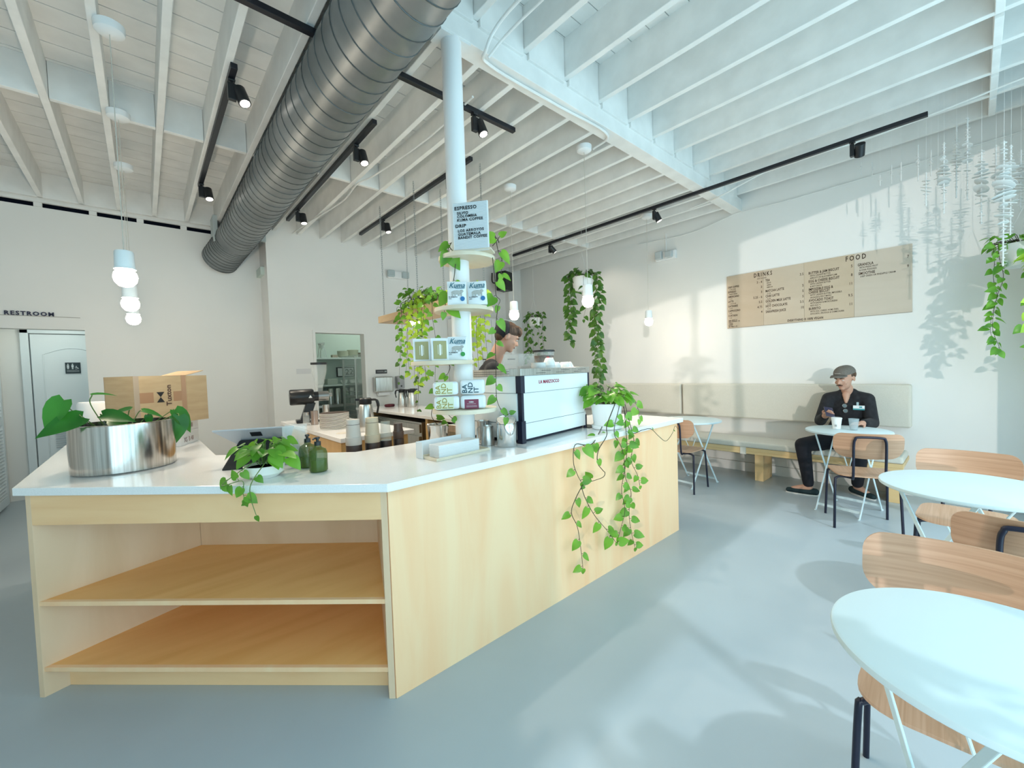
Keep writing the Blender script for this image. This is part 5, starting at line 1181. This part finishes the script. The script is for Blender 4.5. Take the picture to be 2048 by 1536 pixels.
def make_table(r):
    t = thing('bistro_table', '-', 'table', (0,0,0), 0, 'white folding bistro tables')
    MB().lathe([(0,.728),(r-.006,.724),(r-.001,.728),(r,.736),(r-.002,.742),(r-.008,.745),(0,.745)],n=96).build('tabletop', TABLEW, t, smooth=True)
    R_=r*.56; X_=r*.55
    for s in (-1,1):
        MB().obox((0,s*R_,.363),(.022,.008,math.hypot(.74,.725-.02)*.985),Matrix.Rotation(math.atan2(.34,.70),3,'Y')).cyl((.17,s*R_,0),(.17,s*R_,.012),.012,n=10).build('leg', TABLEW, t, bevel=.002) if False else None
    def bar(a,b,w_=.020,th=.007):
        a,b=V(a),V(b); d=(b-a); z=d.normalized(); y=V((0,1,0)); y=(y-z*y.dot(z)).normalized(); x=y.cross(z)
        return MB().obox((a+b)/2,(w_,th,d.length),Matrix((x,y,z)).transposed())
    for s in (-1,1):
        bar((-.19,s*R_,.722),(.21,s*(R_+.0),.004)).cyl((.21,s*R_,0),(.235,s*R_,0.004),.006,n=8).build('leg', TABLEW, t, bevel=.002)
        bar((.19,s*(R_-.012),.722),(-.21,s*(R_-.012),.004)).cyl((-.21,s*(R_-.012),0),(-.235,s*(R_-.012),0.004),.006,n=8).build('leg', TABLEW, t, bevel=.002)
    MB().box(.178,.184,-R_,R_,.04,.062).build('foot_bar', TABLEW, t); MB().box(-.184,-.178,-R_+.012,R_-.012,.04,.062).build('foot_bar', TABLEW, t)
    MB().box(-.20,-.18,-R_,R_,.712,.727).box(.18,.20,-R_,R_,.712,.727).tube([(-.19,0,.715),(0.02,0,.36),(.10,0,.50)],.005,6).build('top_bracket', TABLEW, t)
    return t
tb0 = make_table(.318); tb0.location=(4.80,.765,0); tb0.rotation_euler=(0,0,math.radians(-12)); tb0['label']='round white bistro table in front of the seated man'
tb1 = dup(tb0,(4.76,2.22,0),math.radians(-10),'round white bistro table showing beyond the far end of counter')
tb2 = dup(tb0,(3.04,.005,0),math.radians(48),'round white bistro table in the middle at the right edge')
for o_,s_ in ((tb1,1.08),(tb2,1.08)): o_.scale=(s_,s_,1)
tb3 = dup(tb0,(1.345,-.055,0),math.radians(40),'nearest round white bistro table filling the lower right corner'); tb3.scale=(.95,.95,1)

pcup = thing('paper_cup', 'white lidded paper coffee cup in front of the seated man', 'cup', (4.80,.845,.7455))
MB().lathe([(0,0),(.028,0),(.030,.002),(.040,.096),(0,.096)],n=32).build('cup_body', PAPER, pcup, smooth=True); MB().lathe([(0,.096),(.042,.096),(.043,.102),(.039,.108),(.037,.106),(0,.104)],n=32).build('lid', WHITEPL, pcup, smooth=True)
MB().obox((-.0365,.0,.035),(.002,.016,.018),Matrix.Identity(3)).build('print', mat('cup_print',(.4,.4,.4),.6), pcup)
gl = thing('water_glass', 'half full clear water glass beside white paper cup', 'glass', (4.80,.72,.7455))
MB().lathe([(0,0),(.028,0),(.040,.105),(.038,.105),(.027,.006),(0,.006)],n=32).build('glass_wall', thin('glass_wall_tint',(.55,.65,.68),.25,.03), gl, smooth=True); MB().lathe([(0,.006),(.0265,.006),(.0315,.045),(0,.045)],n=28).build('water', thin('water_tint',(.45,.55,.58),.3,.03), gl, smooth=True)

# ---------------------------------------------------------------- bench
bn = thing('banquette_bench', 'long pine banquette with cream cushions along the menu wall', 'bench', (5.4,2.6,0))
BYE = 5.4
MB().box(5.17,5.69,.42,BYE,.365,.405).box(5.17,5.20,.42,BYE,.335,.365).build('bench_frame', BENCHWOOD, bn, world=True, bevel=.003)
for y_ in (.50,1.66,3.15,4.6):
    MB().box(5.31,5.62,y_-.045,y_+.045,0,.3645).build('leg', BENCHWOOD, bn, world=True, bevel=.003)
for a,b in ((.40,2.72),(2.735,BYE)):
    MB().box(5.16,5.60,a+.02,b,.4055,.475).build('seat_cushion', FABRIC, bn, world=True, bevel=.022, seg=4)
    MB().box(5.61,RX-.002,a,b-.008,.69,1.125).build('back_cushion', FABRIC, bn, world=True, bevel=.022, seg=4)
for y_ in (1.78,3.6): MB().box(5.158,5.18,y_-.03,y_+.03,.33,.41).build('cushion_strap', FABRIC, bn, world=True)

# ---------------------------------------------------------------- people
def face_parts(parent, c, R, s=1, beard=True, closed=False):
    """c = head centre, R = head rotation (local +y is forward, z up); small face details as children"""
    P = lambda x,y,z: c+R@V((x*s,y*s,z*s))
    for sg in (-1,1):
        MB().ball(P(sg*.031,.083,.012),(.0125*s,.009*s,(.004 if closed else .007)*s),12,R).build('eye', EYEW, parent, world=True, smooth=True)
        if not closed: MB().ball(P(sg*.031,.0905,.011),.0048*s,10).build('iris', HAIRB, parent, world=True)
        MB().tube([P(sg*.014,.097,.030),P(sg*.032,.096,.036),P(sg*.050,.082,.030)],[.003*s,.0045*s,.002*s],6).build('eyebrow', HAIRB, parent, world=True)
    MB().ball(P(0,.094,-.047),(.021*s,.007*s,.0055*s),12,R).build('mouth', LIP, parent, world=True, smooth=True)
def head_items(c, R, s=1):
    P = lambda x,y,z: tuple(c+R@V((x*s,y*s,z*s))); E_ = tuple(R.to_euler())
    return [('e',P(0,-.005,.035),(.076*s,.096*s,.088*s),E_),('e',P(0,.030,-.020),(.062*s,.066*s,.085*s),E_),('e',P(0,.068,-.078),(.027*s,.025*s,.022*s),E_),
            ('e',P(0,.078,.034),(.050*s,.018*s,.012*s),E_),('c',P(0,.088,.018),.009*s,P(0,.108,-.016),.0125*s),('e',P(0,.095,-.018),(.018*s,.013*s,.010*s),E_),
            ('e',P(.036,.070,-.018),(.022*s,.018*s,.018*s),E_),('e',P(-.036,.070,-.018),(.022*s,.018*s,.018*s),E_),('e',P(0,.082,-.047),(.024*s,.012*s,.014*s),E_),
            ('e',P(.078,-.008,.0),(.009*s,.019*s,.030*s),E_),('e',P(-.078,-.008,.0),(.009*s,.019*s,.030*s),E_)]
def hand_items(w, fwd, palm_n, curl=.5, s=1, thumb=1):
    """w wrist, fwd along the palm, palm_n out of the palm; returns palm + five finger chains"""
    w, f, n_ = V(w), V(fwd).normalized(), V(palm_n).normalized(); sd = f.cross(n_).normalized()*thumb
    it = [('c',tuple(w),.022*s,tuple(w+f*.03*s),.022*s)]
    for k in range(4):
        off_ = sd*(.028-.0185*k)*s; base = w+f*.075*s+off_; it.append(('c',tuple(w+f*.02*s+off_*.7),.014*s,tuple(base),.0115*s))
        L = (.072,.080,.075,.060)[k]*s; d = f.copy(); p = base; ch=[(tuple(p),.0098*s)]
        for j,fr in enumerate((.42,.33,.25)):
            a = curl*(.55,.75,.5)[j]; d = (d*math.cos(a)+n_*math.sin(a)).normalized(); p = p+d*L*fr; ch.append((tuple(p),(.0092,.0085,.0076)[j]*s))
        it.append(('p',ch))
    tb_ = w+f*.022*s+sd*.022*s; d = (f*.6+sd*.75+n_*.35).normalized(); p1_ = tb_+d*.036*s; d2 = (f*.85+sd*.25+n_*.45).normalized(); p2_ = p1_+d2*.030*s
    it.append(('p',[(tuple(tb_),.0135*s),(tuple(p1_),.011*s),(tuple(p2_),.0085*s)])); return it

# seated man; local forward is -X
man = thing('person', 'seated man in black shirt and grey cap looking at phone on bench', 'person', (5.40,.86,.475))
hc = V((5.335,.868,1.195)); fwd = V((-.88,.36,-.30)).normalized(); upv = V((0,0,1)); xr = fwd.cross(upv).normalized(); upv = xr.cross(fwd)
Rh = Matrix((xr,fwd,upv)).transposed()
sh = .155; ct_ = V((5.44,.86,.94))
SHR, SHL = V((5.40,.86+sh,.985)), V((5.42,.86-sh,.985))      # his right shoulder is at +Y (image left)
ELR, ELL = V((5.30,1.07,.755)), V((5.33,.655,.755))
WRR, WRL = V((5.10,.985,.835)), V((5.10,.70,.775))
HPR, HPL = V((5.36,.955,.545)), V((5.36,.765,.545))
KNR, KNL = V((4.985,1.155,.535)), V((4.99,.70,.535))
ANR, ANL = V((5.075,1.125,.085)), V((5.395,.785,.085))
body = head_items(hc, Rh, 1.0)+[('c',(5.385,.862,1.10),.050,(5.43,.86,1.01),.048),('e',(5.44,.86,.86),(.10,.165,.17)),('e',(5.43,.86,.60),(.12,.165,.12)),
    ('p',[(tuple(SHR),.042),(tuple(ELR),.040),(tuple(WRR),.027)]),('p',[(tuple(SHL),.042),(tuple(ELL),.040),(tuple(WRL),.027)]),
    ('c',tuple(SHR),.042,(5.44,.90,.98),.042),('c',tuple(SHL),.042,(5.44,.82,.98),.042),
    ('p',[(tuple(HPR),.085),(tuple(KNR),.055),(tuple(ANR),.036)]),('p',[(tuple(HPL),.085),(tuple(KNL),.055),(tuple(ANL),.036)]),
    ('c',tuple(ANR),.036,(5.065,1.26,.045),.026),('c',tuple(ANL),.036,(5.32,.69,.045),.026)]
body += hand_items(WRR,(-.75,-.35,.15),(-.15,-.55,.75),.75,.98,1)+hand_items(WRL,(-.8,.35,.05),(0,.1,-1),.5,.98,1)
blob('body_skin', body, SKIN, man, .0062, 4)
face_parts(man, hc, Rh, 1, closed=True)
shirt = [('e',(5.445,.86,.86),(.125,.168,.175)),('e',(5.44,.86,.66),(.13,.175,.16)),('c',(5.43,.90,1.015),.060,tuple(SHR),.062),('c',(5.43,.82,1.015),.060,tuple(SHL),.062),('e',(5.445,.86,.985),(.080,.13,.062)),('c',(5.425,.90,1.05),.042,(5.40,.935,.99),.045),('c',(5.425,.82,1.05),.042,(5.40,.785,.99),.045),
    ('p',[(tuple(SHR),.062),(tuple(ELR),.054),(tuple(WRR.lerp(ELR,.22)),.041)]),('p',[(tuple(SHL),.062),(tuple(ELL),.054),(tuple(WRL.lerp(ELL,.15)),.041)])]
blob('shirt', shirt, CLOTH, man, .009, 4)
blob('trousers', [('e',(5.41,.86,.575),(.15,.18,.10)),('p',[(tuple(HPR),.100),(tuple(KNR),.070),(tuple(ANR.lerp(KNR,.10)),.050)]),('p',[(tuple(HPL),.100),(tuple(KNL),.070),(tuple(ANL.lerp(KNL,.10)),.050)])], NAVYCL, man, .009, 4)
# open collar: skin V of the chest
blob('chest_skin', [('p',[((5.372,.865,1.03),.034),((5.352,.862,.995),.026),((5.335,.861,.955),.014)])], SKIN, man, .005, 3)
blob('hair', [('e',tuple(hc+Rh@V((0,-.026,.034))),(.086,.084,.066),tuple(Rh.to_euler()))], HAIRB, man, .008, 2)
MB().tube([hc+Rh@V((-.030,.100,-.040)),hc+Rh@V((0,.107,-.032)),hc+Rh@V((.030,.100,-.040))],[.003,.007,.003],8).build('moustache', HAIRB, man, world=True, smooth=True)
cm = MB(); cb_ = []
for j in range(8):
    t_ = j/7*PI/2; cb_.append((.0885*math.cos(t_)**.8, .075*math.sin(t_)))
cap_v=MB().lathe(cb_, n=36, sy=1.16); cm.add([hc+Rh@(p+V((0,-.010,.058))) for p in cap_v.v], cap_v.f)
o = cm.build('cap', CAPM, man, world=True, smooth=True); sm_=o.modifiers.new('s','SOLIDIFY'); sm_.thickness=.003
bv=MB(); N=14; pts=[]
for i in range(N+1):
    a=PI*i/N; pts.append((.078*math.cos(a),.075,.066-.008*abs(math.cos(a))))
out=[(.066*math.cos(PI*i/N),.085+.072*math.sin(PI*i/N)**.8,.066-.016*abs(math.cos(PI*i/N))) for i in range(N+1)]
bv.add([hc+Rh@V(p) for p in pts]+[hc+Rh@V(p) for p in out],[(i,i+1,N+2+i,N+1+i) for i in range(N)])
o=bv.build('cap_visor', CAPM, man, world=True, smooth=True); sm_=o.modifiers.new('s','SOLIDIFY'); sm_.thickness=.004
MB().box(0,0,0,0,0,0)
stp=MB().text('• • • • •',.018,hc+Rh@V((.028,.091,.068)),Rh@V((-1,0,0)),Rh@V((0,-.25,.97)),.001,bold=.02).build('cap_print', mat('cap_print_pale',(.50,.48,.45),.8), man, world=True) if False else MB().tube([hc+Rh@V((.026,.0905,.086)),hc+Rh@V((0,.0945,.087)),hc+Rh@V((-.026,.0905,.086))],.003,6).build('cap_print', mat('cap_print_pale',(.50,.48,.45),.8), man, world=True)
for a_,toe,nm in ((ANR,V((5.055,1.30,.03)),'r'),(ANL,V((5.285,.645,.03)),'l')):
    heel=V((a_.x,a_.y,.035))-(toe-V((a_.x,a_.y,.03))).normalized()*.055; mid=heel.lerp(toe,.5)
    blob('shoe', [('p',[(tuple(V((heel.x,heel.y,.043))),.034),(tuple(V((mid.x,mid.y,.038))),.036),(tuple(V((toe.x,toe.y,.030))),.026)])], SHOE, man, .006, 3)
    so=MB(); d=(toe-heel).normalized(); sdv=V((-d.y,d.x,0)); poly=[]
    for i in range(20):
        a=2*PI*i/20; rr=.040 if math.cos(a)<0 else .034; q=(heel.lerp(toe,.5)+d*math.cos(a)*((toe-heel).length/2+.026)+sdv*math.sin(a)*.040); poly.append((q.x,q.y))
    so.prism(poly,0.001,.012).build('shoe_sole', mat('white_sole',(.72,.70,.66),.7) if 'white_sole' not in bpy.data.materials else bpy.data.materials['white_sole'], man, world=True)
MB().box(-.0,.0,0,0,0,0)
bdg=thing('name_badge','white and teal name badge clipped to the man\'s shirt','badge',(5.30,.755,.905))
MB().box(-.003,.0,-.045,.045,-.022,.022).build('badge_card', WHITEPL, bdg, bevel=.001); MB().box(-.0045,-.0031,-.045,.045,-.022,-.008).box(-.0045,-.0031,-.026,-.004,.0,.014).build('badge_print', mat('teal_print',(.05,.30,.33),.5), bdg); MB().box(-.004,.004,.0,.018,.0225,.055).build('badge_clip', mat('pale_clip',(.40,.52,.55),.3), bdg)
sgl=thing('sunglasses','round sunglasses hanging from the seated man shirt collar','sunglasses',(5.293,.862,.895))
for s in (-1,1):
    MB().tube([(0+.0,.003*s+.0*math.cos(a)+.018*math.cos(a),s*.026+.018*math.sin(a)) for a in [2*PI*i/20 for i in range(21)]],.0022,6).build('rim', STEEL, sgl); MB().cyl((-.001,.003*s,s*.026),(.001,.003*s,s*.026),.0165,n=20).build('tinted_glass', mat('tinted_glass',(.15,.2,.22),.05) if s<0 else bpy.data.materials['tinted_glass'], sgl)
fn = WRR+V((-.085,-.045,.045)); Rp = Euler((math.radians(12),math.radians(-32),math.radians(20))).to_matrix()
ph=MB().obox(fn,(.145,.072,.009),Rp).build('phone', mat('dark_phone',(.05,.05,.09),.15), bevel=.003); tag(ph,'dark phone in the seated man right hand','phone')

# barista standing behind the machine, facing +X and a little to the camera
bar = thing('person', 'young barista in black T-shirt with brown hair, half hidden behind machine', 'person', (2.19,2.68,0))
hb = V((2.275,2.60,1.665)); fwd = V((.72,-.42,-.42)).normalized(); xr = fwd.cross(V((0,0,1))).normalized(); Rb2 = Matrix((xr,fwd,xr.cross(fwd))).transposed()
bd_f = V((.86,-.5,0)); sdv = V((.5,.86,0)); bc = V((2.175,2.70,1.40))
S1, S2 = bc+sdv*-.18+V((0,0,.0)), bc+sdv*.18; E1, E2 = S1+V((.06,-.06,-.27)), S2+V((.12,-.02,-.26)); W1, W2 = E1+V((.20,-.02,-.05)), E2+V((.20,-.14,-.04))
W1.z = max(W1.z,1.06); W2.z = max(W2.z,1.06)
H1, H2 = V((2.14,2.64,.93)), V((2.20,2.80,.93))
bb_ = head_items(hb,Rb2,1.0)+[('c',tuple(hb+V((-.035,.03,-.06))),.056,tuple(bc+V((.02,0,.05))),.064),('e',tuple(bc+V((0,0,-.14))),(.12,.12,.20)),('e',tuple(bc+V((-.02,0,-.40))),(.12,.12,.15)),
   ('c',tuple(S1),.055,tuple(S2),.055),('p',[(tuple(S1),.055),(tuple(E1),.042),(tuple(W1),.027)]),('p',[(tuple(S2),.055),(tuple(E2),.042),(tuple(W2),.027)]),
   ('p',[(tuple(H1),.09),((2.17,2.66,.50),.06),((2.13,2.66,.08),.042),((2.23,2.60,.04),.028)]),('p',[(tuple(H2),.09),((2.24,2.82,.50),.06),((2.20,2.84,.08),.042),((2.30,2.79,.04),.028)])]
bb_ += hand_items(W1,(.9,-.2,-.1),(0,0,-1),.6,1,-1)+hand_items(W2,(.8,-.5,-.1),(0,0,-1),.6,1,1)
blob('body_skin', bb_, SKIN, bar, .0075, 4); face_parts(bar, hb, Rb2, 1)
blob('tshirt', [('c',tuple(S1),.068,tuple(S2),.068),('e',tuple(bc+V((0,0,-.14))),(.14,.14,.22)),('e',tuple(bc+V((-.02,0,-.36))),(.14,.14,.20)),('c',tuple(bc+sdv*.05+V((0,0,.035))),.062,tuple(bc-sdv*.05+V((0,0,.035))),.062),('c',tuple(S1),.068,tuple(S1.lerp(E1,.7)),.058),('c',tuple(S2),.068,tuple(S2.lerp(E2,.7)),.058)], CLOTH, bar, .009, 4)
blob('trousers', [('e',(2.17,2.71,.93),(.14,.15,.12)),('p',[(tuple(H1),.105),((2.17,2.66,.50),.075),((2.13,2.66,.10),.058)]),('p',[(tuple(H2),.105),((2.24,2.82,.50),.075),((2.20,2.84,.10),.058)])], NAVYCL, bar, .010, 3)
for q in ((2.13,2.66,2.26,2.59),(2.20,2.84,2.33,2.78)): blob('shoe',[('p',[((q[0]-.03,q[1]+.01,.045),.04),((q[2],q[3],.035),.034)])], SHOE, bar, .008, 3)
hi = []
for (x,y,z,a,b,c) in ((0,-.010,.062,.084,.098,.078),(0,.050,.098,.066,.052,.036),(.030,.078,.082,.034,.026,.026),(-.030,.078,.080,.034,.026,.026),(0,.088,.072,.034,.020,.022),(0,-.055,.02,.072,.055,.075)):
    hi.append(('e',tuple(hb+Rb2@V((x,y,z))),(a,b,c),tuple(Rb2.to_euler())))
blob('hair', hi, HAIRB, bar, .007, 1)
hp = MB().tube([hb+Rb2@V((.092*math.sin(a),-.030-.02*math.cos(a),.03+.092*math.cos(a))) for a in [(-1.75+3.5*i/16) for i in range(17)]],.010,8); 
hp.build('black_headband', CLOTH, bar, world=True, smooth=True)
blob('backward_cap', [('e',tuple(hb+Rb2@V((0,-.045,.048))),(.091,.080,.088),tuple(Rb2.to_euler()))], CLOTH, bar, .008, 2)

# fill lamps added to brighten the side rooms; no such fittings are seen
def added_fill_lamp(x, y, z, label, power):
    t = thing('added_fill_lamp', label, 'added fill lamp', (x,y,z)); MB().lathe([(0,-.05),(.10,-.045),(.13,-.02),(.13,-.001),(0,-.001)],n=28).build('fill_diffuser', mat('side_room_fill_glow',(1,1,1),.4,emit=(.92,1,.94),estr=6) if 'side_room_fill_glow' not in bpy.data.materials else bpy.data.materials['side_room_fill_glow'], t, smooth=True)
    l = bpy.data.lights.new('room_fill_light','POINT'); l.energy = power; l.shadow_soft_size=.12; l.color=(.88,1,.92)
    o = bpy.data.objects.new('room_fill_light', l); C.objects.link(o); o.location=(x,y,z-.14)
added_fill_lamp(3.1,7.0,2.75,'added round fill lamp brightening the kitchen behind the doorway',15)
added_fill_lamp(-.75,7.1,2.32,'added round fill lamp brightening the restroom hall',3)
planter(.86,-.42,1.72,.12,.15,'leafy hanging planter in the front window casting leaf shadows on floor',
    [(va,1.45,.03,.05),(va+1.2,1.35,.03,.06),(va+PI,1.2,.03,.06),(va+2.4,1.5,.03,.06)],.10,LEAF,26,35)
